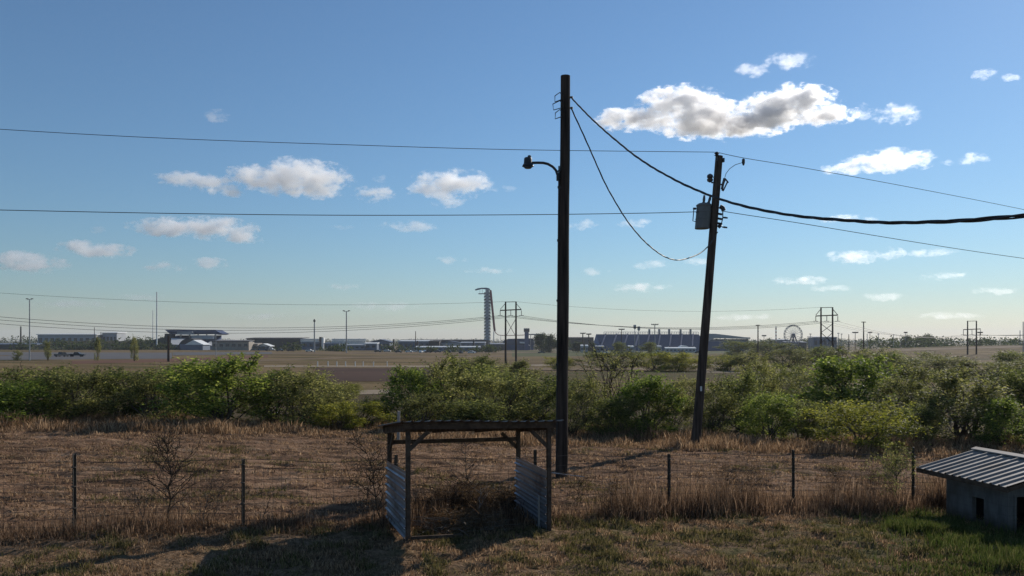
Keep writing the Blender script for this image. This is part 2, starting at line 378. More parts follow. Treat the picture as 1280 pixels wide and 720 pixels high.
# rough fringe against the brush line
x, y, r = scatter(60000, 8, 28.3, 33.5)
amp = np.clip(.45+1.1*vnoise(x*.35, y*.6, 61)+.7*vnoise(x*1.4, y*1.4, 62), .12, 1.3)
blades('fringe_grass', withz(x, y), amp*r.uniform(.2, .7, len(x)), r.uniform(.010, .022, len(x)), r.uniform(.1, .7, len(x)), M['gr_dry'], 9, 'tall pale dry grass along the foot of the brush line', 'grass', seedhead=.3)
# uncut strip along the wire fence
r = np.random.default_rng(10); n = 105000
x = np.where(r.random(n) < .3, r.uniform(-13, 1, n), r.uniform(-13, 16, n)); off = np.abs(r.normal(0, .5, n))*np.where(r.random(n) < .4, -.7, 1.1); y = FEN+.28*x+off-.1
rightf = np.clip((x-1.6)/1.2, 0, 1)*np.clip((13-x)/2, .5, 1)
hm = .27+.75*rightf*np.clip(.62+1.5*vnoise(x*1.1, y*.4, 71)+.9*vnoise(x*3.3, y, 72), .12, 1.35)+.34*vnoise(x*.9, y*0+3, 73)*(1-rightf)
keep = r.random(n) < (.34+.6*rightf)*np.clip(.95+1.3*vnoise(x*1.7, y*1.7, 74), .08, 1.2); keep &= ~((x > 9.7) & (off < .2) & (y < 20.2) & (x > 10.3) & (y < 19.2))
h_ = np.clip(hm, .1, 1.3)*r.uniform(.35, 1.1, n)*np.exp(-np.abs(off)*.35)
x, y, h_ = x[keep], y[keep], h_[keep]
tl = r.random(len(x)) < .42
h_ = np.where(tl, h_*r.uniform(.8, 1.15, len(x)), np.minimum(h_*.5, .42)); w_ = np.where(tl, r.uniform(.004, .008, len(x)), r.uniform(.006, .014, len(x))); q_ = np.where(tl, r.uniform(.02, .4, len(x)), r.uniform(.2, .9, len(x)))
blades('tall_dry_grass', withz(x, y), h_, w_, q_, M['gr_rust'], 11, 'rusty uncut grass and weeds along the wire fence', 'grass', seedhead=.3)

# ------------------------------------------------------------------ woody plants
def leaves_np(r, cen, crad, n, ll, lw):
    k = len(cen); ci = r.integers(0, k, n)
    p = cen[ci]+r.normal(0, 1, (n, 3))*crad[ci][:, None]*np.array([.55, .55, .5])
    d = r.normal(0, 1, (n, 3)); d[:, 2] = d[:, 2]*.7-.1; d /= np.linalg.norm(d, axis=1)[:, None]
    e = np.cross(d, r.normal(0, 1, (n, 3))); e /= np.linalg.norm(e, axis=1)[:, None]+1e-9
    L = ll*r.uniform(.6, 1.3, n)[:, None]; W = lw*r.uniform(.6, 1.3, n)[:, None]
    V = np.stack([p, p+d*L*.5+e*W*.5, p+d*L, p+d*L*.5-e*W*.5], 1)
    return V
def leaf_object(name, V, mat, parent):
    n = len(V); return np_mesh(name, V.reshape(-1, 3), np.arange(n*4), np.arange(n)*4, np.full(n, 4), mat, parent)
def branchy(mb, r, p0, p1, r0, r1, n=5, wob=.12, side=3):
    p0 = np.array(p0, float); p1 = np.array(p1, float); L = np.linalg.norm(p1-p0); pts = []
    for i in range(n+1):
        t = i/n; q = p0+(p1-p0)*t+np.array([0, 0, .12*L*math.sin(math.pi*t)])*0.6
        if 0 < i < n: q = q+r.normal(0, wob*L*.3, 3)*np.array([1, 1, .5])
        pts.append(q)
    mb.path(pts, [r0+(r1-r0)*i/n for i in range(n+1)], side, False); return pts
def shrub(name, seed, n_cl, n_lf, ll, lw, mat, label, cat, spread=1.0, density=.24, stems=9, low=.1, twigs=0, bark='bark'):
    """unit plant: about 1 wide, 1 tall; scaled where it stands"""
    r = np.random.default_rng(seed); t = thing(name, label, cat, (0, 0, 0))
    cen = []; 
    lob = r.uniform(.65, 1.0, 7); ph = r.uniform(0, 6.28)
    while len(cen) < n_cl:
        a = r.uniform(0, 2*np.pi); z = low+(.93-low)*r.random()**.8
        li = (a+ph)/(2*np.pi)*7; l0 = lob[int(li) % 7]; l1 = lob[(int(li)+1) % 7]; lobv = l0+(l1-l0)*(li % 1)
        top = .72+.28*lobv
        prof = math.sqrt(max(0, 1-((z/top-.42)/.62)**2)) if z < top else 0
        if prof < .1: continue
        rr = .47*spread*prof*lobv*r.random()**.45
        cen.append((rr*math.cos(a), rr*math.sin(a), z))
    cen = np.array(cen); crad = r.uniform(.5, 1.2, n_cl)*density*.5
    V = leaves_np(r, cen, crad, n_lf, ll, lw)
    # sprigs that break the outline
    SP = []; ns = 46; sl = []
    for i in range(ns):
        c = cen[r.integers(0, min(stems, n_cl))]; dv_ = np.array([c[0]*1.3, c[1]*1.3, .25+c[2]*.35])+r.normal(0, .16, 3); dv_ /= np.linalg.norm(dv_); L_ = r.uniform(.10, .26)*spread; m_ = int(n_lf/260)
        tt_ = r.uniform(.1, 1, m_)[:, None]; pp = c+dv_*L_*tt_+r.normal(0, .014, (m_, 3)); SP.append(pp); sl.append((c, c+dv_*L_))
    SP = np.concatenate(SP); V = np.concatenate([V, leaves_np(r, SP, np.full(len(SP), .008), len(SP), ll, lw)])
    leaf_object('foliage', V, mat, t)
    mb = MB(); order = np.arange(n_cl); stems_ = stems
    for i in range(stems):
        c = cen[order[i % n_cl]]
        branchy(mb, r, (r.normal(0, .04), r.normal(0, .04), -.05), c, .012, .003, 5)
    for i in range(twigs):
        c = cen[i % min(stems, n_cl)]; branchy(mb, r, c, c+r.normal(0, .1, 3)+np.array([0, 0, .08]), .004, .0012, 4, .2)
    for c, e in sl: branchy(mb, r, c, e, .0035, .0012, 2, .1)
    mb.build('stem', M[bark], t)
    return t
used = set()
protos = {}
def proto(key):
    if key in protos: return protos[key]
    kind, v = key; s = 100+v*7+{'g': 0, 'o': 50, 'd': 200, 'y': 300, 't': 400, 'c': 500}[kind]
    if kind == 'g': p = shrub('shrub', s, 46, 9000, .046, .017, M['lf_green'], '', 'shrub', 1.1, .29, 22, .05, 10)
    if kind == 'o': p = shrub('shrub', s, 54, 8500, .036, .014, M['lf_olive'], '', 'shrub', 1.1, .25, 24, .04, 24)
    if kind == 'd': p = shrub('shrub', s, 54, 9500, .038, .015, M['lf_dark'], '', 'shrub', 1.1, .26, 22, .04, 14)
    if kind == 'y': p = shrub('shrub', s, 50, 9500, .036, .014, M['lf_yellow'], '', 'shrub', 1.1, .26, 20, .04, 8)
    if kind == 't': p = shrub('shrub', s, 40, 1500, .03, .010, M['lf_olive'], '', 'shrub', 1.1, .30, 26, .2, 90, 'darkbark')
    if kind == 'c': p = shrub('tree', s, 34, 4200, .07, .045, M['lf_far'], '', 'tree', 1.0, .34, 8, .12, 0)
    protos[key] = p; return p
def plant(kind, v, px, ytop, d, wpx, label, group='bushes of the brush line', cat=None, dip=0.0):
    key = (kind, v)
    p = proto(key)
    if key in used: p = copy_tree(p)
    used.add(key)
    b = gp(px, d); w = wpx/F*d; h = EYE-(ytop-HY)/F*d-b.z
    p.location = (b.x, b.y, b.z-.03-dip); q_ = .95 if kind == 'c' else 1.22; p.scale = (w*q_, w*q_*rnd.uniform(.8, 1.0), (h+dip)*(1.04 if kind == 'c' else 1.0)); p.rotation_euler = (0, 0, rnd.uniform(0, 6.28))
    tag(p, label, cat, group)
    return p
# front row: (kind, variant, px, top row, depth, width px, label)
BR = [
 ('g',0,18,478,31.5,95,'pale green bush cut off by the left photo edge, in front of the brush line'),
 ('d',0,48,458,35,110,'dark shrub behind the pale green bush at the left edge'),
 ('o',0,100,462,33,90,'olive bush straight behind the leftmost fence post'),
 ('d',1,150,463,34.5,95,'dark thick shrub right of the leftmost fence post'),
 ('o',1,190,466,33,80,'olive bush behind the bare sapling on the fence'),
 ('g',1,272,446,32,125,'tallest bright green bush of the left brush line'),
 ('d',2,232,455,36,90,'dark shrub tucked behind the left side of the tallest bright green bush'),
 ('d',3,340,463,33.5,95,'dark rounded shrub right of the tallest bright green bush'),
 ('o',2,383,464,33,95,'olive shrub above the second fence post from the left'),
 ('o',2,412,474,35.5,66,'thin olive shrub at the right end of the left brush line'),
 ('y',0,447,499,33,74,'low yellowish bush left of the open metal shelter'),
 ('y',1,424,503,31.8,66,'lowest yellowish bush beside the gap in the brush line'),
 ('g',2,510,462,35,70,'bright green bush rising above the left end of the shelter roof'),
 ('o',3,548,455,37,95,'olive bush with pale top above the middle of the shelter roof'),
 ('d',4,590,450,40,110,'dark tall shrub behind the shelter roof in front of the observation tower'),
 ('o',0,628,466,35,85,'olive bush above the right half of the shelter roof'),
 ('d',0,670,468,36,85,'dark shrub directly left of the tall lamp pole'),
 ('o',1,530,492,32.3,75,'shorter olive shrub seen just over the shelter roof'),
 ('d',5,600,497,32.3,90,'shorter dark shrub seen through the open shelter'),
 ('o',4,728,470,34,70,'olive bush directly right of the tall lamp pole'),
 ('t',1,765,434,37,85,'tall twiggy half bare shrub between the two poles'),
 ('g',3,806,472,33,80,'bright green bush midway between the two poles'),
 ('o',2,838,478,34,62,'small olive bush left of the leaning pole'),
 ('d',1,770,498,32,75,'low dark bush under the twiggy half bare shrub'),
 ('t',0,715,505,31.5,50,'brownish thin shrub at the foot of the brush beside the lamp pole'),
 ('o',3,893,484,34,60,'olive bush directly right of the leaning pole'),
 ('d',2,925,466,37,75,'dark shrub second to the right of the leaning pole'),
 ('o',4,945,448,44,60,'slim tall olive bush right of the leaning pole'),
 ('g',0,962,492,33,75,'green bush left of the round yellow green mound'),
 ('d',3,1003,500,33.5,60,'dark gap filling shrub touching the left of the round yellow green mound'),
 ('y',2,1076,496,31.2,112,'round yellow green mound of a bush near the right fence'),
 ('g',4,1062,447,43,120,'broad green bush behind the round yellow green mound'),
 ('o',5,1128,470,38,80,'olive bush behind the right of the round yellow green mound'),
 ('d',4,1150,502,33,60,'dark low shrub between the yellow mound and the right bushes'),
 ('o',1,1205,470,34,130,'wide olive bush behind the roof of the animal house'),
 ('g',2,1248,500,31.5,75,'bright low bush above the roof of the animal house'),
 ('d',5,1275,458,38,90,'dark bush cut off by the right photo edge'),
 ('o',0,1172,455,46,90,'paler olive bush rising behind the wide olive bush'),
 ('o',2,1015,462,50,80,'grey green bush behind the left of the broad green bush'),
 ('d',0,985,455,58,50,'small dark bush on the far side of the brush near the pale road bend'),
 ('t',1,905,470,47,60,'twiggy thin bush behind the leaning pole'),
 ('o',5,860,472,48,70,'far olive bush seen left of the leaning pole shaft'),
 ('d',2,700,474,52,70,'far dark bush split by the tall lamp pole'),
 ('o',4,650,470,50,70,'far olive bush at the right end of the shelter roof'),
]
for k, v, px, yt, d, w, lab in BR: plant(k, v, px, yt, d, w, lab, cat='shrub')
# far scrub between the brush line and the race grounds
FARB = [
 ('o',0,765,439,170,75,'far yellowish scrub in front of the left end of the grandstand'),
 ('y',0,815,440,165,60,'far bright scrub below the middle of the grandstand'),
 ('y',1,850,441,160,55,'far bright scrub just left of the leaning pole'),
 ('d',1,775,428,420,22,'small far tree before the left part of the grandstand'),
 ('d',3,812,428,420,24,'small far tree under the tall T shaped light by the grandstand'),
 ('y',2,905,442,165,60,'far bright scrub just right of the leaning pole'),
 ('o',1,935,441,160,55,'far olive scrub right of the bright scrub by the leaning pole'),
 ('d',2,925,426,400,45,'far dark tree below the white end building of the grandstand'),
 ('d',4,962,426,380,55,'far dark tree left of the ferris wheel'),
 ('o',2,985,436,200,70,'far grey green scrub below the ferris wheel'),
 ('d',5,1020,432,230,60,'far dark scrub at the foot of the second lattice frame tower'),
 ('o',3,1050,436,150,70,'far olive scrub right of the second frame tower'),
 ('o',4,1095,436,140,75,'far olive scrub below the tall wooden T pole'),
 ('d',0,1140,440,120,80,'far dark scrub on the slope above the broad green bush'),
 ('o',5,1185,446,110,80,'far olive scrub above the wide olive bush'),
 ('o',0,1235,450,105,80,'far grey scrub above the animal house ridge'),
 ('d',1,1268,440,130,60,'far dark scrub at the right photo edge'),
 ('t',0,1000,447,95,45,'twiggy far scrub by the pale road bend'),
 ('y',1,700,446,170,40,'far low scrub behind the tall lamp pole'),
 ('d',3,595,446,75,60,'dark scrub before the foot of the observation tower'),
 ('o',1,645,452,80,60,'olive scrub at the foot of the first frame tower'),
 ('y',2,435,478,60,40,'pale scrub beside the creek road patch'),
]
for k, v, px, yt, d, w, lab in FARB: plant(k, v, px, yt, d, w, lab, 'far scrub bushes', 'shrub')
# small trees by the paved lot and the buildings
TREES = [(60,426,230,9,'young tree on the paved lot nearest the left lamp mast'),(122,422,235,10,'young tree on the paved lot, middle of three'),
 (168,421,235,10,'young tree on the paved lot, right of three'),(22,438,225,13,'low bushy tree at the left end of the paved lot'),
 (277,431,640,4,'small dark tree before the beige building, first from left'),(284,430,640,4.5,'small dark tree before the beige building, tallest of four'),
 (290,431,640,4,'small dark tree before the beige building, third from left'),(297,431,640,4,'small dark tree before the beige building, last of four'),
 (259,431,640,6,'small tree between the white tent roofs and beige building'),(342,431,700,6,'small tree in front of the dark brown hall'),(357,432,700,6,'small tree under the right end of the dark brown hall'),
 (448,431,700,7,'small tree under the white truss bridge'),(505,431,720,5,'small tree before the blue grey long hall'),
 (676,419,640,24,'broad dark tree right of the blue control tower'),(689,420,600,22,'broad dark tree touching the tall lamp pole'),
 (706,426,600,24,'dark tree just right of the tall lamp pole'),(722,428,620,22,'dark tree under the two low T lights'),(740,429,600,16,'dark tree at the left foot of the grandstand'),
 (1158,420,700,30,'dark tree on the crest of the right hill'),(1132,421,760,26,'dark tree left of the hill crest')]
for i, (px, yt, d, w, lab) in enumerate(TREES): plant('o' if d < 260 else 'c', i % 5, px, yt, d, w, lab, 'small far trees', 'tree')

# distant woods: one mass of foliage
def treeline(name, spans, n_per, seed, label):
    r = np.random.default_rng(seed); VV = []
    for px0, px1, d, dd, t0, t1 in spans:
        n = int(abs(px1-px0)/F*d/4.5)
        for i in range(n):
            px = r.uniform(px0, px1); dep = d+r.uniform(-dd, dd); b = gp(px, dep)
            ty = t0+(t1-t0)*(px-px0)/(px1-px0)+r.uniform(-1.2, 2.2)
            h = max(2.5, EYE-(ty-HY)/F*dep-b.z); w = r.uniform(6, 11)
            k = 9; cen = np.stack([r.normal(0, w*.35, k), r.normal(0, w*.35, k), r.uniform(.04, .95, k)*h], -1)+np.array([b.x, b.y, b.z])
            VV.append(leaves_np(r, cen, np.full(k, w*.26), n_per, 1.9, 1.3))
    o = leaf_object(name, np.concatenate(VV), M['lf_far'], None); tag(o, label, 'woods', None, 'stuff'); return o
treeline('treeline', [(-60, 130, 900, 90, 420, 421), (120, 260, 950, 80, 420, 421), (240, 400, 1000, 60, 424, 426), (400, 700, 1200, 90, 427, 428), (690, 760, 1000, 60, 425, 426),
  (880, 1100, 1150, 120, 424, 424), (1080, 1300, 620, 60, 423, 423.5), (1090, 1200, 650, 40, 421, 422), (1230, 1330, 800, 60, 423, 424), (-100, 1400, 2600, 200, 424, 424), (318, 345, 585, 10, 432, 432), (346, 372, 585, 6, 430, 431), (404, 452, 580, 20, 433.5, 433), (478, 500, 590, 12, 431, 432), (505, 545, 585, 14, 434, 433.5), (560, 606, 590, 14, 433, 434), (612, 640, 600, 10, 432, 433), (20, 130, 596, 3, 431, 431), (120, 215, 592, 3, 432, 431), (40, 200, 625, 4, 426.5, 425)], 90, 77, 'dark distant woods along the whole horizon')

# bare saplings, weeds and brush by the fence (their loose dry grass first)
r = np.random.default_rng(120); n = 7000; x = np.concatenate([r.normal(-.9, .75, n//2), r.normal(-1.3, .9, n//2)]); y = np.concatenate([r.normal(16.5, .5, n//2), r.normal(17.3, .35, n//2)])
blades('shelter_weeds', withz(x, y), r.uniform(.12, .62, n)*np.clip(.7+1.3*vnoise(x*2, y*2, 121), .2, 1.4), r.uniform(.005, .012, n), r.uniform(.05, .7, n), M['gr_rust'], 122, 'dry weeds standing in and behind the open shelter', 'weeds', seedhead=.25)
def sapling(name, px, d, h, seed, mat, label, n_br=16, lean=0., twig=3, r0=.018, leaf=None):
    r = np.random.default_rng(seed); b = gp(px, d); t = thing(name, label, 'sapling', b)
    mb = MB(); tw = MB(); tr = branchy(mb, r, (0, 0, -.05), (lean, 0, h*.9), r0, r0*.25, 8, .05, 5); cen = []
    for i in range(n_br):
        f = r.uniform(.18, .95); p = np.array(tr[int(f*8)]); a = r.uniform(0, 6.28); L = h*.42*(1.1-f)*r.uniform(.5, 1.2)+.12
        q = p+np.array([math.cos(a)*L, math.sin(a)*L*.7, L*r.uniform(.35, 1.0)])
        bp = branchy(tw, r, p, q, r0*.48, r0*.2, 4, .15)
        for j in range(twig):
            s = np.array(bp[r.integers(1, 5)]); e = s+r.normal(0, .13, 3)+np.array([0, 0, .1]); branchy(tw, r, s, e, r0*.3, r0*.16, 2, .2); cen.append(e)
    mb.build('trunk', mat, t); tw.build('branch', mat, t)
    if leaf: 
        m_, n_, ll, lw = leaf; leaf_object('foliage', leaves_np(r, np.array(cen), np.full(len(cen), .12), n_, ll, lw), m_, t)
    return t
sapling('bare_sapling', 212, 14.9, 1.95, 5, M['darkbark'], 'bare reddish sapling on the fence, tallest left of the shelter', 40, .0, 4, .02, (M['lf_brown'], 420, .055, .022))
sapling('bare_sapling', 250, 14.9, 1.0, 6, M['bark'], 'short bare sapling right of the tallest bare one', 12, .25, 3, .011, (M['lf_brown'], 220, .05, .02))
sapling('bare_sapling', 264, 15.0, 1.2, 16, M['bark'], 'leaning bare stems close left of the second fence post', 12, .3, 3, .010, (M['lf_brown'], 220, .05, .02))
sapling('bare_sapling', 180, 14.6, .9, 26, M['bark'], 'low bare stems left of the tallest bare sapling', 12, -.2, 3, .009, (M['lf_brown'], 220, .05, .02))
sapling('bare_sapling', 478, 16.0, 1.9, 8, M['darkbark'], 'dark bare sapling leaning beside the left side of the shelter', 22, -.45, 4, .018, (M['lf_brown'], 420, .055, .022))
sapling('bare_sapling', 452, 16.0, 1.3, 9, M['darkbark'], 'dark tangled bare stems left of the leaning dark sapling', 18, .3, 4, .012, (M['lf_brown'], 420, .055, .022))
sapling('bare_sapling', 325, 15.3, .8, 19, M['bark'], 'forked bare stem right of the second fence post', 5, .3, 2, .009)
sapling('bare_sapling', 583, 17.3, 1.75, 10, M['bark'], 'thin bare sapling seen through the middle of the shelter', 22, .0, 3, .014, (M['lf_brown'], 120, .05, .02))
sapling('bare_sapling', 598, 15.9, .85, 12, M['palebark'], 'bleached forked branch standing inside the shelter', 5, .05, 1, .013)
sapling('green_sapling', 1120, 19.0, 1.55, 13, M['bark'], 'leafy green sapling left of the post near the animal house', 26, .0, 4, .014, (M['lf_olive'], 2600, .055, .018))
for i, (px, d, h, lab) in enumerate([(905,18.2,1.0,'rusty leafy weed clump first right of the middle fence post'),(935,18.6,.9,'rusty weed clump below the leaning pole'),(1040,18.9,1.0,'rusty weed clump between the two right posts'),(1085,19.3,.95,'rusty weed clump beside the green sapling'),(720,17.0,.85,'rusty weed clump at the foot of the lamp pole'),(760,17.2,.7,'low rusty weed clump right of the lamp pole')]):
    o = sapling('weed_clump', px, d, h, 60+i, M['darkbark'], lab, 24, .1, 4, .008, (M['lf_brown'], 900, .05, .014)); o['category'] = 'weed'; o['group'] = 'weed clumps along the fence'
def brush_pile(px, d, w, h, seed, mat, label, n):
    r = np.random.default_rng(seed); b = gp(px, d); t = thing('brush_pile', label, 'brush pile', b); mb = MB()
    for i in range(n):
        a = r.uniform(0, 6.28); rr = w*.5*r.random()**.6; p = np.array([rr*math.cos(a), rr*math.sin(a)*.6, 0.]); top = h*(1-(rr/(w*.55))**2)
        p[2] = r.uniform(-.05, max(.05, top*.7)); e = p+np.array([r.normal(0, .35), r.normal(0, .25), r.uniform(.05, .4)*max(.3, top)])
        branchy(mb, r, p, e, .008, .002, 3, .2)
    mb.build('branch', mat, t)
    cen = np.stack([r.normal(0, w*.22, 40), r.normal(0, w*.13, 40), r.uniform(.02, .6, 40)*h], -1)
    leaf_object('dead_leaves', leaves_np(r, cen, np.full(40, .22), 7500, .07, .016), M['lf_brown'], t); return t
brush_pile(578, 16.9, 2.1, .95, 3, M['darkbark'], 'dark mound of dead brush behind the open shelter', 420)
brush_pile(575, 15.6, 1.7, .3, 4, M['palebark'], 'pale dead twigs and straw lying on the shelter floor', 260)
brush_pile(640, 17.4, 1.1, .6, 5, M['darkbark'], 'smaller dark brush heap at the right rear of the shelter', 220)

# ------------------------------------------------------------------ utility poles, lamp, transformer, wires
def near_pole():
    b = gp(702, 21.9); top = at(707, 95, 21.9)-b; t = thing('utility_pole', 'tall straight dark wooden pole carrying the lamp arm', 'utility pole', b)
    mb = MB(); n = 10
    mb.path([Vector((top.x*i/n+.006*math.sin(i*1.7), .005*math.sin(i*2.3), -.5+(top.z+.5)*i/n)) for i in range(n+1)], [.165-.03*i/n for i in range(n+1)], 18)
    mb.build('shaft', M['pole'], t, smooth=False)
    mb = MB(); mb.path([(-.155+top.x*(z/top.z)*.9, -.06, z) for z in (0, 2, 4, 6, 8.8)], .022, 8); mb.build('conduit', M['steel'], t)
    for z in (1.5, 3.2, 5.0, 6.7, 8.2):
        MB().box(-.2+top.x*z/top.z, -.10+top.x*z/top.z, -.09, -.03, z-.03, z+.03).build('conduit_clamp', M['steel'], t)
    for z, s in ((top.z-.72, .32), (top.z-.95, .42), (top.z-1.2, .3)):
        mb = MB(); mb.path([(top.x, -.08, z+.12), (top.x-.18, -.16, z+.2), (top.x-.12-s*.6, -.18, z+.1), (top.x-.2-s*.35, -.16, z-.06), (top.x-.1, -.12, z+.02)], .014, 6); mb.build('pigtail_wire', M['wire'], t)
    for hz in (.62, .92): MB().path([(top.x+.13, -.05, top.z-hz), (top.x+.2, -.07, top.z-hz)], .03, 8).build('wire_hook', M['steel'], t)
    # lamp with curved arm
    L = thing('street_lamp', 'black yard lamp on a curved arm near the pole top', 'street lamp', b)
    o = lambda px, py: at(px, py, 21.75)-b
    mb = MB(); mb.path([o(697, 226), o(697, 219), o(695, 213), o(691, 208.5), o(685, 205), o(679, 203.6), o(672, 203.4), o(665, 203.6)], .037, 10); mb.build('arm', M['steel'], L)
    c = o(660, 203); mb = MB()
    mb.lathe((c.x, c.y, c.z-.1), [(.10, -.02), (.165, -.015), (.15, .03), (.12, .07), (.11, .2), (.105, .22), (.09, .235)], 18); mb.build('lamp_head', M['steel'], L)
    MB().lathe((c.x+.04, c.y, c.z+.13), [(.05, 0), (.05, .05), (.04, .065)], 12).build('photocell', M['steel'], L)
    MB().lathe((c.x, c.y, c.z-.17), [(.09, 0), (.12, .03), (.12, .05)], 16).build('lens', M['glass'], L)
    q = o(697, 214); MB().bar((q.x+.0, q.y, q.z), (q.x+.12, q.y+.1, q.z+.06), .04).build('bracket', M['steel'], L); MB().bar((q.x-.02, q.y, q.z-.16), (q.x+.1, q.y+.1, q.z-.16), .05).build('bracket', M['steel'], L)
near_pole()
def far_pole():
    b = gp(868, 30); top = at(899, 195, 30)-b; t = thing('utility_pole', 'leaning wooden pole carrying the transformer can', 'utility pole', b)
    mb = MB(); n = 8
    mb.path([Vector((top.x*i/n, 0, -.6+(top.z+.6)*i/n)) if i else Vector((-.05, 0, -.6)) for i in range(n+1)], [.185-.045*i/n for i in range(n+1)], 18); mb.build('shaft', M['pole2'], t)
    o = lambda px, py, dz=-.1: at(px, py, 30+dz)-b
    mb = MB(); a = o(896, 201); mb.path([a, o(896.3, 195)], .03, 8); mb.lathe(o(896, 195), [(.04, 0), (.1, .02), (.05, .06), (.1, .1), (.04, .16)], 14); mb.build('insulator', M['porcelain'], t)
    mb = MB(); mb.box(top.x+.12, top.x+.18, -.12, .0, top.z-.25, top.z-.1); mb.build('bracket', M['steel'], t)
    # arrester left, fuse cutout right
    c = o(887.5, 228); mb = MB(); mb.lathe(c, [(.03, 0), (.11, .05), (.12, .12), (.08, .16), (.12, .2), (.11, .28), (.04, .33)], 12); mb.bar(c+Vector((.08, 0, .2)), c+Vector((.3, .05, .22)), .03); mb.bar(c+Vector((.05, 0, 0)), c+Vector((.16, 0, -.02)), .05); mb.build('lightning_arrester', M['porcelain'], t)
    mb = MB(); mb.path([o(906, 223), o(904, 229), o(902.5, 236.5)], [.06, .05, .05], 8); mb.path([o(906.5, 223.5), o(910.5, 228.5)], .03, 6); mb.path([o(909.5, 227), o(904.5, 237.5)], .028, 6); mb.path([o(902.5, 236.5), o(905, 238)], .05, 6); mb.path([o(900, 231), o(904, 230)], .03, 6); mb.build('fuse_cutout', M['porcelain'], t)
    mb = MB(); mb.path([o(906, 222), o(907.5, 217), o(912, 211), o(919, 206), o(928.5, 203)], .012, 5); mb.lathe(o(929.3, 203.5), [(.03, -.1), (.06, 0), (.06, .12), (.03, .16)], 8); mb.build('jumper_wire', M['wire'], t)
    mb = MB(); mb.path([o(900, 258), o(903.5, 260), o(904.7, 263.5)], .09, 8)
    for y_ in (269, 275, 281): mb.path([o(897, y_-2), o(902.5, y_-1)], .045, 6)
    mb.path([o(903.5, 263), o(903.5, 273), o(901, 282)], .02, 6)
    for px_, y_ in ((907, 272), (906.5, 284)): mb.path([o(px_-4, y_-.3), o(px_-1, y_), o(px_+2.5, y_+.5)], [.02, .04, .03], 6)
    mb.path([o(898, 281), o(901, 284)], .08, 8); mb.build('secondary_rack', M['steel'], t)
    mb = MB(); mb.path([o(868.5, 505), o(868.9, 498)], .02, 6)
    MB().box(.0+b.x*0+top.x*.19, top.x*.19+.06, -.22, -.17, top.z*.19, top.z*.19+.18).build('pole_tag', M['white'], t)
    # transformer
    T = thing('transformer', 'grey pole transformer can hung on the leaning pole', 'transformer', b)
    ax = (top.x/top.z); c = o(877.5, 286, -.05)
    def tp(z, dx=0, dy=0): return Vector((c.x+ax*z+dx, c.y+dy, c.z+z))
    mb = MB(); k = 22; prof = [(.27, 0), (.275, .03), (.275, .36), (.285, .37), (.285, .39), (.275, .40), (.275, .62), (.285, .63), (.285, .65), (.275, .66), (.275, .86), (.3, .88), (.3, .92), (.22, .98)]
    rings = []
    for r_, z in prof:
        for j in range(k):
            a_ = 2*math.pi*j/k; q = tp(z); mb.v.append((q.x+r_*math.cos(a_), q.y+r_*math.sin(a_), q.z))
    for i in range(len(prof)-1):
        for j in range(k): mb.f.append((i*k+j, i*k+(j+1) % k, (i+1)*k+(j+1) % k, (i+1)*k+j))
    mb.f.append(tuple(range(k))[::-1]); mb.f.append(tuple((len(prof)-1)*k+j for j in range(k))); mb.build('tank', M['transformer'], T)
    for dx, lean in ((-.02, 0), (.16, .06)):
        mb = MB(); mb.path([tp(.95, dx), tp(1.02, dx+lean*.2), tp(1.03, dx+lean*.2), tp(1.14, dx+lean*.7), tp(1.3, dx+lean)], [.07, .07, .045, .055, .035], 10); mb.build('bushing', M['porcelain'], T)
    mb = MB(); mb.path([tp(.8, -.27), tp(.8, -.38), tp(.3, -.38), tp(.28, -.27)], .018, 6); mb.path([tp(.78, -.3), tp(.78, -.41)], .045, 6); mb.build('ground_lead', M['steel'], T)
    for z in (.36, .7): MB().bar(tp(z, .24, .0), tp(z, .46, .05), .07, .08).build('bracket', M['steel'], T)
far_pole()
def catmull(P, n=10):
    out = []
    for i in range(len(P)-1):
        p0, p1, p2, p3 = P[max(i-1, 0)], P[i], P[i+1], P[min(i+2, len(P)-1)]
        for k in range(n):
            t = k/n
            out.append(.5*((2*p1)+(p2-p0)*t+(2*p0-5*p1+4*p2-p3)*t*t+(3*p1-p0-3*p2+p3)*t**3))
    out.append(P[-1]); return out
def span(a, c, pts):
    """hang a wire over the ground line a-c so that it passes the given sight lines"""
    out = []
    for px, py in pts:
        rr = (px-CX)/F; den = (c[0]-a[0])-rr*(c[1]-a[1]); t = (rr*a[1]-a[0])/den
        out.append(at(px, py, a[1]+(c[1]-a[1])*t))
    return catmull(out)
def wire_obj(pts, r, label, name='power_line', group=None, n=6):
    mb = MB(); o = pts[0]; mb.path([p-o for p in pts], r, n); return tag(mb.build(name, M['wire'], None, o), label, 'wire', group)
def twisted(pts, r, pitch, label, name, off=None, n=3):
    o = pts[0]; t = thing(name, label, 'wire', o); L = [0]
    dens = []
    for a, c in zip(pts[:-1], pts[1:]):
        m = max(1, int((c-a).length/(pitch/16)))
        for i in range(m): dens.append(a.lerp(c, i/m))
    dens.append(pts[-1])
    for s in range(n):
        mb = MB(); path = []; l = 0; prev = dens[0]
        for i, p in enumerate(dens):
            l += (p-prev).length; prev = p; d = (dens[min(i+1, len(dens)-1)]-dens[max(i-1, 0)]).normalized(); a = d.cross(Vector((0, 0, 1))).normalized(); c = a.cross(d)
            loose = off(i/len(dens)) if off else 1
            g = 2*math.pi*(l/pitch+s/n)+.5*math.sin(l*.9); path.append(p-o+(a*math.cos(g)+c*math.sin(g))*r*.8*loose)
        mb.path(path, r if s else r*.8, 5); mb.build('strand', M['wire'], t)
    return t
P1 = at(714, 122, 21.9); P2 = at(897, 290, 29.8)
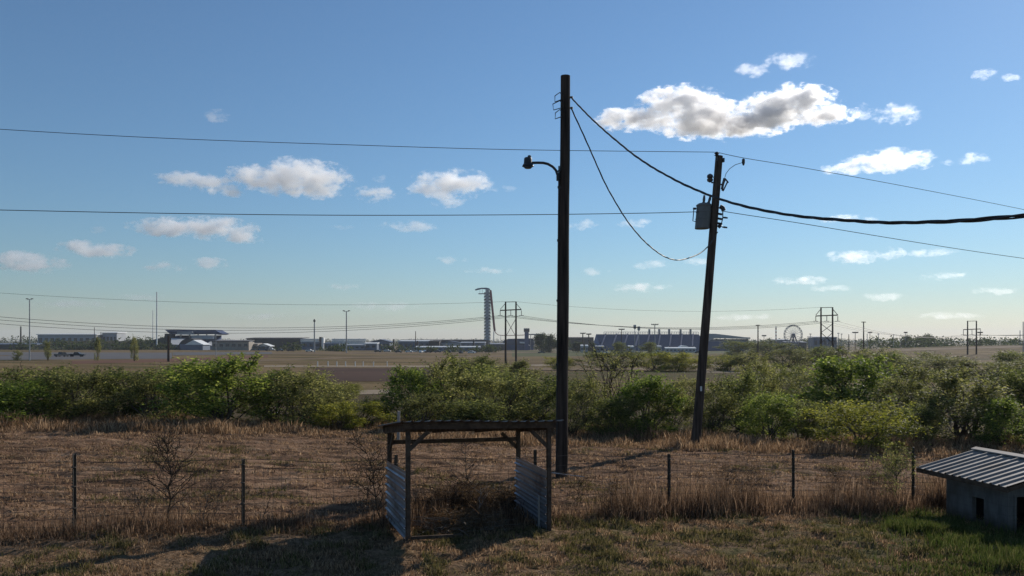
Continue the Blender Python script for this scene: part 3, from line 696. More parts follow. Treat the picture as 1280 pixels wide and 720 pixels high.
twisted(span((P1.x, 21.9), (5.3, 8.0), [(714, 122), (735, 144), (760, 167), (800, 199), (850, 228), (905, 250.5), (960, 264), (1010, 271.5), (1100, 278), (1180, 277), (1280, 270), (1420, 255)]), .0135, 1.45, 'thick twisted service cable sweeping from the lamp pole to the right edge', 'service_cable', lambda f: 1+.35*abs(math.sin(f*23))*f+max(0, f-.8)*2.5)
twisted(span((P1.x, 21.85), (P2.x, 29.8), [(714, 135), (735, 181), (760, 236), (790, 284), (820, 314), (845, 325), (870, 319), (885, 308), (897, 290)]), .013, 1.3, 'thin sagging twisted cable between the two wooden poles', 'secondary_cable')
e1 = (at(896, 190, 29.9).x, 29.9)
wire_obj(span((-30, 27), e1, [(-170, 149), (0, 161.5), (200, 172.5), (420, 180.5), (640, 187), (896, 190.2)]), .011, 'upper single wire running left from the leaning pole top')
wire_obj(span(e1, (30, 42), [(896, 190.2), (930, 197.5), (1000, 209), (1100, 227), (1200, 246), (1280, 262), (1420, 291)]), .011, 'upper single wire running right from the leaning pole top')
e2 = (at(880, 265, 29.8).x, 29.8)
wire_obj(span((-30, 27), e2, [(-170, 259), (0, 262.5), (200, 266.5), (420, 269), (640, 268.5), (800, 266.5), (880, 264.5)]), .014, 'lower single wire running left from the transformer')
e3 = (at(904, 264, 29.8).x, 29.8)
wire_obj(span(e3, (30, 42), [(904, 264), (925, 267.5), (1000, 279), (1100, 295.5), (1200, 311.5), (1280, 323), (1400, 339)]), .013, 'lower single wire running right from the leaning pole')

# ------------------------------------------------------------------ wire fence
def fence():
    a = lambda s: Vector((s, FEN+.28*s, 0)); t = thing('wire_fence', 'wire field fence on dark steel posts across the dry yard edge', 'fence', a(0))
    o = a(0); xs = [-11.0, -8.08, -5.24, -2.38, .5, 3.56, 6.7, 10.04, 13.4, 16.6]
    tops = {-8.08: 560, -5.24: 564, .5: 552, 3.56: 548, 6.7: 562, 10.04: 560}
    for i, s in enumerate(xs):
        p = a(s); z = ground(p.x, p.y); h = 1.38+.08*math.sin(i*2.1); ln = .03*math.sin(i*3.3); mb = MB(); q = p-o
        mb.box(q.x-.034, q.x+.034, q.y-.005, q.y+.005, z-.3, z+h); mb.box(q.x-.008, q.x+.008, q.y-.05, q.y-.005, z-.3, z+h)
        for k in range(18): mb.box(q.x-.013, q.x+.013, q.y-.06, q.y-.0505, z+.12+k*.065, z+.14+k*.065)
        mb.build('post', M['tpost'], t)
        for zz in (.45, .85, 1.2): MB().box(q.x-.038, q.x+.038, q.y-.064, q.y+.009, z+zz, z+zz+.012).build('wire_clip', M['fencewire'], t)
    w = MB(); ss = np.arange(-14, 17.01, .25)
    for hgt in (.12, .27, .42, .58, .74, .92, 1.1, 1.28):
        pts = []
        for s in ss:
            p = a(s); pts.append(p-o+Vector((0, .02, ground(p.x, p.y)+hgt+.025*math.sin(s*1.9+hgt*9)*1)))
        w.path(pts, .0042 if hgt < 1.2 else .006, 4)
    for s in np.arange(-14, 17.01, .16):
        p = a(s); z = ground(p.x, p.y); w.path([p-o+Vector((0, .02, z+.12)), p-o+Vector((.01, .02, z+.6)), p-o+Vector((0, .02, z+1.1))], .003, 3)
    w.build('wire_mesh', M['fencewire'], t)
fence()
# short pale guy-wire rail by the lamp pole, pale wooden marker stake behind the shelter
b = gp(498, 27.5); mb = MB(); h = EYE-(514-HY)/F*27.5-b.z; mb.path([(0, 0, -.2), (0, 0, h*.5), (.02, 0, h)], [.06, .055, .05], 10); tag(mb.build('wooden_stake', M['greywood'], None, b), 'pale weathered wooden stake in the field behind the shelter', 'stake')
pts = [at(690, 591, 20.8), at(705, 593, 20.4), at(730, 596, 20.0)]; mb = MB(); mb.path([p-pts[0] for p in pts], .016, 6); tag(mb.build('slack_wire', M['galv'], None, pts[0]), 'pale slack wire beside the foot of the lamp pole', 'wire')

# ------------------------------------------------------------------ open shelter
def shelter():
    W, D = 2.85, 1.70; b = Vector((-1.936, 14.4, .02)); rz = math.atan2(1.0, 2.67)
    t = thing('open_shelter', 'open timber shelter with flat metal roof and two corrugated side panels', 'shelter', b, rz)
    zf, zr = 2.17, 1.93
    drop = lambda x: -.05*x       # the ground falls to the right
    for x in (0, W):
        for y in (0, D):
            zt = zf-.06 if y == 0 else zr-.05
            MB().box(x-.04, x+.04, y-.04, y+.04, drop(x)-.25, zt+drop(x)*.6).build('post', M['wood'], t)
    zt = lambda x, y: (zf+(zr-zf)*y/D)+drop(x)*.6
    for y, n in ((-.07, 'front_beam'), (D+.07, 'rear_beam')):
        mb = MB(); mb.add([(-.12, y-.022, zt(-.12, y)-.12), (W+.12, y-.022, zt(W+.12, y)-.12), (W+.12, y+.022, zt(W+.12, y)-.12), (-.12, y+.022, zt(-.12, y)-.12),
                           (-.12, y-.022, zt(-.12, y)), (W+.12, y-.022, zt(W+.12, y)), (W+.12, y+.022, zt(W+.12, y)), (-.12, y+.022, zt(-.12, y))], [(0,3,2,1),(4,5,6,7),(0,1,5,4),(1,2,6,5),(2,3,7,6),(3,0,4,7)]); mb.build(n, M['wood'], t)
    for x in (-.07, W*.33, W*.66, W+.07):
        mb = MB(); mb.bar((x, -.045, zt(x, -.045)-.085), (x, D+.045, zt(x, D+.045)-.085), .045, .13); mb.build('rafter', M['wood'], t)
    mb = MB(); mb.bar((.047, D, 1.60), (W-.047, D, 1.60+drop(W)*.4), .05, .085); mb.build('rear_rail', M['wood'], t)
    def brace(p, q): mb = MB(); mb.bar(p, q, .04, .075); mb.build('knee_brace', M['wood'], t)
    brace((.02, -.01, zt(0, 0)-.5), (.38, -.02, zt(.38, 0)-.16)); brace((W-.02, -.01, zt(W, 0)-.5), (W-.38, -.02, zt(W, 0)-.16))
    brace((W-.02, D+.01, zt(W, D)-.5), (W-.38, D+.02, zt(W, D)-.16)); brace((.0, D-.03, zt(0, D)-.5), (.0, D-.38, zt(0, D-.38)-.18))
    # roof sheet: corrugations run front to back
    mb = MB(); n = 130; vs = []
    for y in (-.22, D*.5, D+.2):
        for i in range(n+1):
            x = -.26+(W+.5)*i/n; ph = (x/.19) % 1; rib = .022 if ph < .22 else (.0 if ph > .34 else .011); vs.append((x, y, zt(x, y)+.012+rib+.012*math.sin(x*2.1)))
    m = n+1; mb.add(vs, [(j*m+i, j*m+i+1, (j+1)*m+i+1, (j+1)*m+i) for j in range(2) for i in range(n)]); o = mb.build('roof', M['roofrust'], t)
    s = o.modifiers.new('thick', 'SOLIDIFY'); s.thickness = .006
    # side panels: horizontal ribs
    for x, z0f, z0r, z1f, z1r in ((-.052, .02, .06, 1.27, 1.22), (W-.052-.0, -.12, .0, 1.12, 1.16)):
        mb = MB(); prof = []; N = 7
        for k in range(N):
            f0 = k/N
            for df, dx in ((.0, 0), (.07, -.038), (.17, -.038), (.27, 0), (.62, 0.0), (.66, -.006), (.7, 0)): prof.append((f0+df/N, dx))
        prof.append((1, 0)); vs = []
        for y, z0, z1 in ((-.02, z0f, z1f), (D+.02, z0r, z1r)):
            for f, dx in prof: vs.append((x+dx, y, z0+(z1-z0)*f))
        m = len(prof); mb.add(vs, [(i, i+1, m+i+1, m+i) for i in range(m-1)]); o = mb.build('side_panel', M['panel'], t)
        s = o.modifiers.new('thick', 'SOLIDIFY'); s.thickness = .004
    MB().bar((.05, -.03, .03), (1.05, -.05, -.0), .05, .06).build('sill_board', M['wood'], t)
    mb = MB(); mb.bar((W-.11, .25, -.1), (W-.09, .3, .55), .03); mb.build('stake', M['greywood'], t)
shelter()

# ------------------------------------------------------------------ little animal house
def animal_house():
    b = Vector((10.72, 16.73, 0)); b.z = ground(b.x, b.y)-.0; rz = math.atan2(.22, .976); t = thing('animal_house', 'low white animal house with ribbed metal gable roof', 'animal house', b, rz)
    L, W, EZ, RZ = 1.73, 3.0, .605-b.z, .94-b.z; th = .10
    w = MB(); y0, y1, z0, z1 = .62, .95, .14, .64         # window in the left wall
    for (a, c, d, e) in ((0, y0, -.3, EZ), (y1, L, -.3, EZ), (y0, y1, -.3, z0), (y0, y1, z1, EZ)): w.box(0, th, a, c, d, e)
    w.box(W-th, W, 0, L, -.3, EZ)
    dx0, dx1, dz = .22, .85, .80; ln = lambda x: EZ+(RZ-EZ)*(1-abs(x-W/2)/(W/2))
    w.prism([(th, -.3), (dx0, -.3), (dx0, ln(dx0)), (th, ln(th))], .0, th); w.prism([(dx0, dz), (dx1, dz), (dx1, ln(dx1)), (dx0, ln(dx0))], 0, th)
    w.prism([(dx1, -.3), (W-th, -.3), (W-th, ln(W-th)), (W/2, RZ), (dx1, ln(dx1))], 0, th)
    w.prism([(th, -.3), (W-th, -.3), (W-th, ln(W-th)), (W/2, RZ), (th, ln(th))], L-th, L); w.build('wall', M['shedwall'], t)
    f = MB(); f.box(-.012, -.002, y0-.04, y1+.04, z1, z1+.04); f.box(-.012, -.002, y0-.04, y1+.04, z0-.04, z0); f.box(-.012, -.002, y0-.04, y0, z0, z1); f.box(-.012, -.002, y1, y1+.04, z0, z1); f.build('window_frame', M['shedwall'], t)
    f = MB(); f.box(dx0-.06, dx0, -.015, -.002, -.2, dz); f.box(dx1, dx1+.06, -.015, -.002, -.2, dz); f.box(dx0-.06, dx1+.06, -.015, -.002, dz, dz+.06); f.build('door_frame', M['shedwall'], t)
    MB().box(th+.002, W-th-.002, th+.002, L-th-.002, -.05, .015).build('floor', M['dark'], t)  # floor coloured near-black to paint the indoor shade
    w = MB(); w.box(W-th-.03, W-th-.002, th+.03, L-th-.03, .02, EZ-.02); w.box(th+.002, W-th-.002, L-th-.03, L-th-.002, .02, EZ-.02); w.box(dx1+.02, W-th-.04, th+.003, th+.03, .02, EZ-.02); w.build('shade_lining', M['dark'], t)  # black inner sheets added so window and door look shaded inside
    pitch = (RZ-EZ)/(W/2)
    for side in (0, 1):
        mb = MB(); n = 156; ya, yb = -.28, L+.68; vs = []
        for j in range(3):
            u = (-.27+(W/2+.27)*j/2)
            for i in range(n+1):
                y = ya+(yb-ya)*i/n; ph = ((y-ya)/.215) % 1; rib = .036 if ph < .13 else (.0 if ph > .26 else .018)
                x = u if side == 0 else W-u; vs.append((x, y, EZ+.05+pitch*u+rib))
        m = n+1; mb.add(vs, [(j*m+i, j*m+i+1, (j+1)*m+i+1, (j+1)*m+i) for j in range(2) for i in range(n)]); o = mb.build('roof_sheet', M['shedroof'], t); s = o.modifiers.new('thick', 'SOLIDIFY'); s.thickness = .006
    mb = MB(); mb.prism([(W/2-.16, RZ+.052), (W/2-.15, RZ+.075), (W/2, RZ+.115), (W/2+.15, RZ+.075), (W/2+.16, RZ+.052), (W/2, RZ+.09)], -.29, L+.7); mb.build('ridge_cap', M['shedroof'], t)
    for y in (-.22, .5, 1.2, 1.72, L+.6):
        for side in (0, 1):
            mb = MB(); f = (lambda u: u) if side == 0 else (lambda u: W-u); mb.bar((f(-.22), y, EZ-.01+pitch*-.22), (f(W/2-.02), y, EZ-.01+pitch*(W/2)), .045, .09); mb.build('rafter', M['wood'], t)
    for x in (-.25, W+.25): MB().box(x-.02, x+.02, -.26, L+.66, EZ-.115, EZ-.012-.0).build('fascia', M['wood'], t)
animal_house()

# ------------------------------------------------------------------ transmission frames
def frame_tower(px, d, ytop, gap_px, arm_px, label, style=0):
    b = gp(px, d); k = d/F; g_, A, top = gap_px*k/2, arm_px*k/2, EYE-(ytop-HY)*k-b.z; t = thing('transmission_tower', label, 'transmission tower', b, 0, 'wooden transmission frames')
    for s in (-1, 1): mb = MB(); mb.path([(s*g_, 0, -.5), (s*g_, 0, top)], [.36, .25], 8); mb.build('pole', M['pole'], t)
    za = top-11*k; mb = MB(); mb.bar((-A, 0, za), (A, 0, za+.3), .3, .35); mb.bar((-g_, .2, top-.5*k), (g_, .2, top-.2*k), .16, .2); mb.build('crossarm', M['pole'], t)
    mb = MB()
    for s in (-1, 1):
        if style != 2: mb.bar((s*g_, 0, top-2*k), (s*A, 0, za+.3), .16)
        else: mb.bar((s*(g_-2*k), 0, top-18*k), (s*A, 0, top-18*k), .2)
    zb = top-21*k; zc = top-44*k if style == 0 else top-32*k
    mb.bar((-g_, -.15, zb), (g_, -.15, zc), .16); mb.bar((g_, .15, zb), (-g_, .15, zc), .16)
    if style == 1: mb.bar((-g_, -.15, zc), (g_, -.15, zc-13*k), .16); mb.bar((g_, .15, zc), (-g_, .15, zc-13*k), .16)
    mb.build('cross_brace', M['pole'], t)
    tips = []
    for x in (-A, 0, A):
        mb = MB(); mb.path([(x, 0, za), (x, 0, za-6.5*k)], .11, 6); mb.bar((x-3*k, 0, za-6.5*k), (x+3*k, 0, za-6.5*k), .14); mb.build('insulator', M['porcelain'], t); tips.append(Vector((b.x+x, b.y, b.z+za-6.6*k)))
    return tips, [Vector((b.x-g_, b.y, b.z+top)), Vector((b.x+g_, b.y, b.z+top))]
t1, s1 = frame_tower(638.5, 255, 377, 13, 26.5, 'two legged wooden transmission frame right beside the observation tower')
t2, s2 = frame_tower(1033.5, 255, 384, 14.5, 27.5, 'two legged wooden transmission frame right of the ferris wheel', 1)
t3, s3 = frame_tower(1215, 345, 401, 11, 21.5, 'smallest wooden transmission frame on the right skyline', 2)
def sag(a, c, s, n=16): return [a.lerp(c, i/n)-Vector((0, 0, 4*s*(i/n)*(1-i/n))) for i in range(n+1)]
L0 = [(-60, 390.5, 215), (-60, 394.5, 219), (-60, 399.5, 223)]
for i, w in enumerate(('upper', 'middle', 'lower')):
    wire_obj(sag(at(*L0[i]), t1[i], 4.2+.3*i, 24), .055, w+' conductor from the left edge to the first transmission frame', 'transmission_line', 'distant transmission wires', 4)
    wire_obj(sag(t1[i], t2[i], 3.0+.3*i), .05, w+' conductor from the first to the second transmission frame', 'transmission_line', 'distant transmission wires', 4)
    wire_obj(sag(t2[i], t3[i], 2.6+.3*i), .05, w+' conductor from the second to the third transmission frame', 'transmission_line', 'distant transmission wires', 4)
    e = at(1420, 404+i, 360); wire_obj(sag(t3[i], e, 2.0), .05, w+' conductor from the third transmission frame to the right edge', 'transmission_line', 'distant transmission wires', 4)
wire_obj(sag(at(-60, 362, 215), s1[0], 2.4, 24), .035, 'thin shield wire from the left edge to the first transmission frame', 'transmission_line', 'distant transmission wires', 4)
wire_obj(sag(s1[1], s2[0], 2.2), .03, 'thin shield wire from the first to the second transmission frame', 'transmission_line', 'distant transmission wires', 4)

# ------------------------------------------------------------------ masts and lights far away
def mast(px, d, ytop, label, style, wpx=1.2, mat='galv', hw=7, name='light_mast', cat='light mast', group='far light masts'):
    b = gp(px, d); k = d/F; h = EYE-(ytop-HY)*k-b.z; t = thing(name, label, cat, b, 0, group); r = wpx*k/2
    mb = MB(); mb.path([(0, 0, -.3), (0, 0, h)], [r, r*.7], 8); mb.build('pole', M[mat], t); w = hw*k/2
    if style == 'twin':
        mb = MB(); mb.bar((-w, 0, h-.1), (w, 0, h-.1), .5*k); mb.build('crossarm', M[mat], t)
        for s in (-1, 1): MB().box(s*w-1.3*k, s*w+1.3*k, -.8*k, .8*k, h+.05*k, h+1.0*k).build('lamp_head', M['steel'], t)
    if style == 'rack':
        mb = MB(); mb.bar((-w, 0, h), (w, 0, h), .8*k); mb.build('crossarm', M[mat], t); n = 4
        for s in range(n): MB().box(-w+2*w*s/(n-1)-.7*k, -w+2*w*s/(n-1)+.7*k, -.7*k, .3*k, h-.2*k, h+1.2*k).build('lamp_head', M['steel'], t)
    if style == 'ball': MB().lathe((0, 0, h-1.5*k), [(.5*k, 0), (1.6*k, .8*k), (1.6*k, 1.8*k), (.8*k, 2.2*k), (1.2*k, 2.6*k), (.6*k, 3.6*k)], 10).build('lamp_head', M['steel'], t)
    if style == 'sign': MB().lathe((0, 0, h-5.5*k), [(.6*k, 0), (1.7*k, 1.2*k), (1.9*k, 4.5*k), (1.5*k, 5.5*k)], 10).build('banner', M['palegrey'], t)
    if style == 'tee': mb = MB(); mb.bar((-w, 0, h-.6*k), (w, 0, h-.6*k), .9*k); mb.build('crossarm', M[mat], t)
    return t
MS = [(37,225,374,'twin headed light mast at the left edge of the paved lot','twin',1.6,'galv',6),
 (196,620,365,'tallest plain white mast left of the blue roofed grandstand','plain',1.9,'white',0),(191,640,388,'thin mast just left of the tallest white mast','plain',1.0,'white',0),
 (118,640,409,'short thin mast above the long green bank','plain',1.0,'pole',0),(126,640,415,'tiny mast right of the short thin mast','plain',.8,'pole',0),
 (270,330,419,'slim lamp post right of the beige building','plain',.9,'galv',0),(393,520,401,'mast with ball shaped head left of the white tower block','ball',1.9,'galv',0),
 (433,500,389,'tall twin headed light mast above the white truss bridge','twin',1.8,'galv',6.5),(519.5,700,414,'thin mast left of the observation tower','plain',1.2,'pole',0),(626,800,420,'tiny mast between tower and first frame','plain',.7,'galv',0),
 (777,520,412,'T shaped light above the left part of the grandstand','rack',1.1,'pole',6),(793.5,540,406,'tall post with rounded banner head, left of the pair','sign',1.0,'galv',0),(798.5,540,408,'tall post with rounded banner head, right of the pair','sign',1.0,'galv',0),
 (818.5,500,406,'tall T shaped light before the middle of the grandstand','rack',1.4,'galv',7.5),(728.5,760,417,'low T light left of the grandstand, left of the pair','rack',1.8,'pole',5.5),(736,760,418,'low T light left of the grandstand, right of the pair','rack',1.8,'pole',5),
 (1013,600,417,'slim light between the ferris wheel and second frame','tee',.9,'galv',2.5),(1048,600,416,'slim light just right of the second frame','tee',.9,'galv',2.5),(1052,620,417,'shorter slim light right of the second frame','tee',.8,'galv',2),
 (1061,600,418,'dark stub post left of the tall T pole','plain',1.3,'pole',0),(1069,560,416,'T light just left of the tall wooden T pole','rack',1.0,'pole',6),(1084,640,417,'slim pole just right of the tall wooden T pole','plain',1.0,'galv',0),
 (1087.5,620,416,'T light right of the tall wooden T pole','rack',.9,'pole',4),(1098,640,417,'slim light third right of the tall wooden T pole','tee',.8,'galv',2),(1117,640,418,'slim light on the skyline before the right hill','tee',.9,'galv',2),
 (1132,660,416,'slim light above the left shoulder of the right hill','rack',.8,'galv',3),(1225,420,416,'short T light right of the smallest frame','rack',.8,'pole',5),(1279,300,402,'pale pole at the right photo edge','plain',1.4,'galv',0),(1275,600,413,'thin lattice like mast left of the right edge pole','plain',1.2,'galv',0),
 (955,700,420,'small T light left of the ferris wheel','rack',.8,'pole',4)]
for px, d, yt, lab, st, w, m_, hw in MS: mast(px, d, yt, lab, st, w, m_, hw)
for px, d, yt, lab in ((947.5, 350, 406, 'wooden T pole left of the ferris wheel'), (1079.5, 350, 402, 'tall wooden T pole right of the second frame')): mast(px, d, yt, lab, 'tee', 1.9, 'pole', 5.5, 'wooden_pole', 'utility pole', 'far wooden T poles')
mast(210.5, 230, 420, 'thick dark stub pole before the white tent roofs', 'plain', 3.2, 'pole', 0, 'wooden_pole', 'utility pole', 'far dark stub poles')
mast(26, 640, 408, 'dark chimney like tower at the far left', 'plain', 2.2, 'darkbrown', 0, 'chimney_tower', 'tower', None)
for px, yt, lab in ((522, 426, 'dark stub tower at the left of the pale halls'), (592, 424, 'dark stub tower left of the observation tower'), (423, 423.5, 'dark stub tower left on the white truss bridge'), (492, 424, 'dark stub tower left of the blue grey hall')): mast(px, 690, yt, lab, 'plain', 2.7, 'darkbrown', 0, 'stub_tower', 'tower', 'dark stub towers')
# pale marker posts along the perimeter road
for px, lab in zip((397, 410, 421, 432, 444, 454, 467, 484), ('leftmost', 'second', 'third', 'fourth', 'fifth', 'sixth', 'seventh', 'rightmost')):
    b = hit(px, 458.3); mb = MB(); mb.box(-.1, .1, -.06, .06, -.2, 1.25); mb.box(-.11, .11, -.07, -.062, .95, 1.15); tag(mb.build('marker_post', M['white'], None, b), 'pale marker post beside the perimeter road, '+lab+' of eight', 'marker post', 'pale marker posts')

# ------------------------------------------------------------------ race ground buildings
def bld(name, label, cat, px0, px1, d, group=None):
    b = gp((px0+px1)/2, d); k = d/F
    return thing(name, label, cat, b, 0, group), k, b, (px1-px0)*k/2, (lambda py: EYE-(py-HY)*k-b.z)
def hall(label, px0, px1, yt, d, dep, wall, roof, over=.5, win=0, gable=0, name='hall', cat='building', door=False, group='halls of the race grounds'):
    t, k, b, w, zf = bld(name, label, cat, px0, px1, d, group); H = zf(yt+gable); R_ = zf(yt)
    MB().box(-w, w, 0, dep, -1.5, H).build('wall', M[wall], t)
    if gable: mb = MB(); mb.prism([(-w-over, H), (0, R_), (w+over, H), (w+over, H+.35), (0, R_+.35), (-w-over, H+.35)], -over, dep+over); mb.prism([(-w, H), (w, H), (0, R_-.02)], -.0, dep); mb.build('roof', M[roof], t)
    else: mb = MB(); mb.prism([(-over, H+.01), (dep+over, H+.7), (dep+over, H+1.3), (-over, H+.6)], -w-over, w+over, 'x'); mb.build('roof', M[roof], t)
    for i in range(win):
        x = -w+2*w*(i+.5)/win; mb = MB(); mb.box(x-w/win*.55, x+w/win*.55, -.12, .02, H*.45, H*.78); mb.build('window', M['glass'], t)
    if door: MB().box(-w*.1, w*.18, -.1, .02, 0, H*.55).build('door', M['glass'], t)
    return t
hall('low pale roofed hall behind the long green bank', 47, 120, 418.5, 760, 20, 'palegrey', 'white', 1, 10)
hall('small pale hall behind the right of the green bank', 128, 146, 416.5, 770, 18, 'palegrey', 'white', 1, 4)
hall('low dark hall at the left edge of the race grounds', -40, 44, 431, 700, 20, 'darkbrown', 'bluegrey', .6, 6)
# green bank
def sheet0(poly, dep):
    zs = [p[1] for p in poly]; a, c = min(zs), max(zs); mb = MB(); n = len(poly)
    vs = [(x, 0, a) for x, z in poly]+[(x, dep*(z-a)/(c-a), z) for x, z in poly]+[(x, dep*1.6, a) for x, z in poly]
    mb.add(vs, [(i+r*n, i+1+r*n, i+1+n+r*n, i+n+r*n) for r in (0, 1) for i in range(n-1)]); return mb
t, k, b, w, zf = bld('bank', '', None, 20, 212, 600)
bp_ = [(-w, -2)]+[(-w+6+(2*w-12)*i/30, zf(426.2-2.2*(i/30)**3+.5*math.sin(i*1.3)+.3*math.sin(i*2.9)-(3.0 if i in (24, 25) else 0))) for i in range(31)]+[(w, -2)]
o = sheet0(bp_, 46).build('grass_bank', pmat('bank_scrub', (.05, .055, .03), (.085, .07, .045), .12, .95), None, b); tag(o, kind='structure'); bpy.data.objects.remove(t)
# blue roofed grandstand, left
t, k, b, w, zf = bld('grandstand', 'grandstand under a big slanted dark blue roof at the left', 'grandstand', 206, 278, 640)
mb = MB(); mb.prism([(-w, zf(412.2)), (w*.72, zf(412.2)), (w, zf(417.5)), (w*.9, zf(418.6)), (w*.66, zf(417.6)), (-w*.8, zf(418))], 0, 16); mb.build('roof', M['blueroof'], t)
MB().prism([(0, -1), (14, -1), (14, zf(419)), (0, zf(428))], -w*.85, w*.75, 'x').build('seating', M['bluestand'], t)
MB().box(-w*.5, w*.02, -4, 3, zf(418.3), zf(414.5)).build('press_box', M['palegrey'], t)
MB().box(w*.0, w*.75, -5, -2, zf(424), zf(419.5)).build('banner_board', M['palegrey'], t)
for i in range(6): x = -w*.8+w*1.5*i/5; MB().box(x-.4, x+.4, 3, 3.8, 0, zf(417.8)).build('column', M['galv'], t)
MB().box(-w*.95, -w*.7, -3, 4, 0, zf(417)).build('stair_tower', M['darkbrown'], t)
# white tent roofs
tf = NT('white_fabric'); d_ = tf.n('BsdfDiffuse'); d_.inputs[0].default_value = (.78, .78, .76, 1); r_ = tf.n('BsdfTranslucent'); r_.inputs[0].default_value = (.75, .75, .72, 1); x_ = tf.n('MixShader'); x_.inputs[0].default_value = .45
tf.l(d_.outputs[0], x_.inputs[1]); tf.l(r_.outputs[0], x_.inputs[2]); tf.l(x_.outputs[0], tf.out.inputs[0]); M['fabric'] = tf.m
def sheet(poly, dep, y0=0.):
    zs = [p[1] for p in poly]; a, c = min(zs), max(zs); mb = MB()
    mb.add([(x, y0+dep*(z-a)/(c-a), z) for x, z in poly], [tuple(range(len(poly)))]); return mb
t, k, b, w, zf = bld('tent', 'sloping white tent roof left of the dark stub pole', 'tent', 190, 228, 600, 'white tent roofs')
sheet([(-w, zf(422.5)), (-w*.4, zf(423)), (w, zf(424)), (w*.85, zf(431)), (w*.2, zf(430.5)), (-w*.2, zf(428))], 34).build('canopy', M['fabric'], t); MB().box(-w*.1, w*.8, .5, 8, -1, zf(431.4)).build('wall', M['bluegrey'], t)
t, k, b, w, zf = bld('tent', 'dark arched barrel roof between the white tent roofs', 'tent', 222, 250, 590, 'white tent roofs')
MB().prism([(-w*math.cos(a)*1.0, zf(437)+(zf(422.8)-zf(437))*math.sin(a)) for a in np.linspace(0, math.pi, 14)], 0, 16).build('canopy', M['darkbrown'], t); MB().box(-w*.8, w*.8, -.15, -.02, -1, zf(430)).build('wall', M['bluegrey'], t)
t, k, b, w, zf = bld('tent', 'pale gable tent in front of the dark arched roof', 'tent', 232, 254, 575, 'white tent roofs')
MB().box(-w*.95, w*.95, 0, 14, -1, zf(431)).build('wall', M['bluegrey'], t); MB().prism([(-w*1.1, zf(431)), (w*1.1, zf(431)), (-w*.1, zf(425))], -.4, 14).build('canopy', M['white'], t)
t, k, b, w, zf = bld('tent', 'long bright white tent roof above the beige building', 'tent', 240, 302, 610, 'white tent roofs')
sheet([(-w, zf(424.8)), (w*.85, zf(425)), (w, zf(427.5)), (-w*.2, zf(432)), (-w*.55, zf(431))], 40).build('canopy', M['fabric'], t); MB().box(-w*.3, w*.9, .5, 8, -1, zf(432.2)).build('wall', M['palegrey'], t)
hall('beige building with four small dark trees in front', 265, 311, 427.5, 560, 12, 'tan', 'darkbrown', .2, 6)
hall('small tan building right of the beige one', 311, 322, 431, 570, 10, 'tan', 'tan', .2, 2)
hall('small white hipped pavilion under the dark brown hall', 323, 336, 430, 570, 9, 'bluegrey', 'white', 1.2, 3, 3)
hall('wide dark brown hall with pale roof units', 308, 378, 423.5, 720, 24, 'darkbrown', 'darkbrown', .3, 0)
hall('pale grey hall left of the white tower block', 378, 400, 428, 690, 16, 'bluegrey', 'palegrey', .5, 3)
t, k, b, w, zf = bld('tower_block', 'narrow tower block, half white and half dark', 'tower', 399, 404.5, 690); MB().box(-w, 0, 0, 5, -1, zf(421.2)).build('dark_side', M['darkbrown'], t); MB().box(.01, w, .2, 4.8, -1, zf(422)).build('white_side', M['white'], t)
def truss(label, px0, px1, yt, yb, d, n):
    t, k, b, w, zf = bld('truss_bridge', label, 'bridge', px0, px1, d, 'white truss bridges'); z0, z1 = zf(yb), zf(yt)
    for y in (0, 3.5):
        mb = MB(); mb.bar((-w, y, z0), (w, y, z0), .7); mb.bar((-w, y, z1), (w, y, z1), .7)
        for i in range(n):
            xa, xb = -w+2*w*i/n, -w+2*w*(i+1)/n; mb.bar((xa, y, z0), (xb, y, z1), .5); mb.bar((xa, y, z1), (xb, y, z0), .5); mb.bar((xa, y, z0), (xa, y, z1), .5)
        mb.build('truss_side', M['white'], t)
    MB().box(-w, w, .4, 3.1, z0-.5, z0-.1).build('deck', M['concrete'], t)
    for x in (-w*.95, -w*.3, w*.35, w*.95): MB().box(x-.6, x+.6, .5, 3, -1.5, z0-.5).build('pier', M['concrete'], t)
truss('longer white truss footbridge under the twin headed mast', 415, 457, 424, 429.5, 680, 14)
truss('shorter white truss footbridge left of the tower block', 376, 398, 424, 427, 690, 8)
hall('low blue grey hall under the white truss bridge', 405, 424, 430, 670, 12, 'bluegrey', 'bluegrey', .3, 4)
hall('low white hall right below the white truss bridge', 424, 456, 432, 660, 10, 'bluegrey', 'palegrey', .3, 5)
hall('flat white canopy right of the white truss bridge', 456, 471, 430, 665, 10, 'bluegrey', 'white', .6, 2)
hall('pale blue gabled hall right of the truss bridge', 464, 487, 424.5, 700, 22, 'bluegrey', 'bluegrey', 1.2, 5, 3.2)
hall('long blue grey hall with a white roof edge', 498, 537, 427, 710, 22, 'bluegrey', 'white', .6, 6)
hall('dark hall between two pale halls', 536, 549, 427.2, 705, 18, 'darkbrown', 'darkbrown', .3, 0, 0, 'hall', 'building', True)
hall('pale gabled hall with small roof monitor', 548, 576, 426.5, 715, 22, 'palegrey', 'bluegrey', .8, 4, 2.5)
hall('pale long hall directly left of the observation tower', 576, 606, 429, 720, 18, 'bluegrey', 'palegrey', .6, 5)
hall('far low roof behind the pale halls', 500, 610, 425.8, 840, 16, 'darkbrown', 'darkbrown', .5, 0)
hall('low white booths row before the pale halls', 520, 600, 434.5, 650, 5, 'bluegrey', 'white', .3, 12)
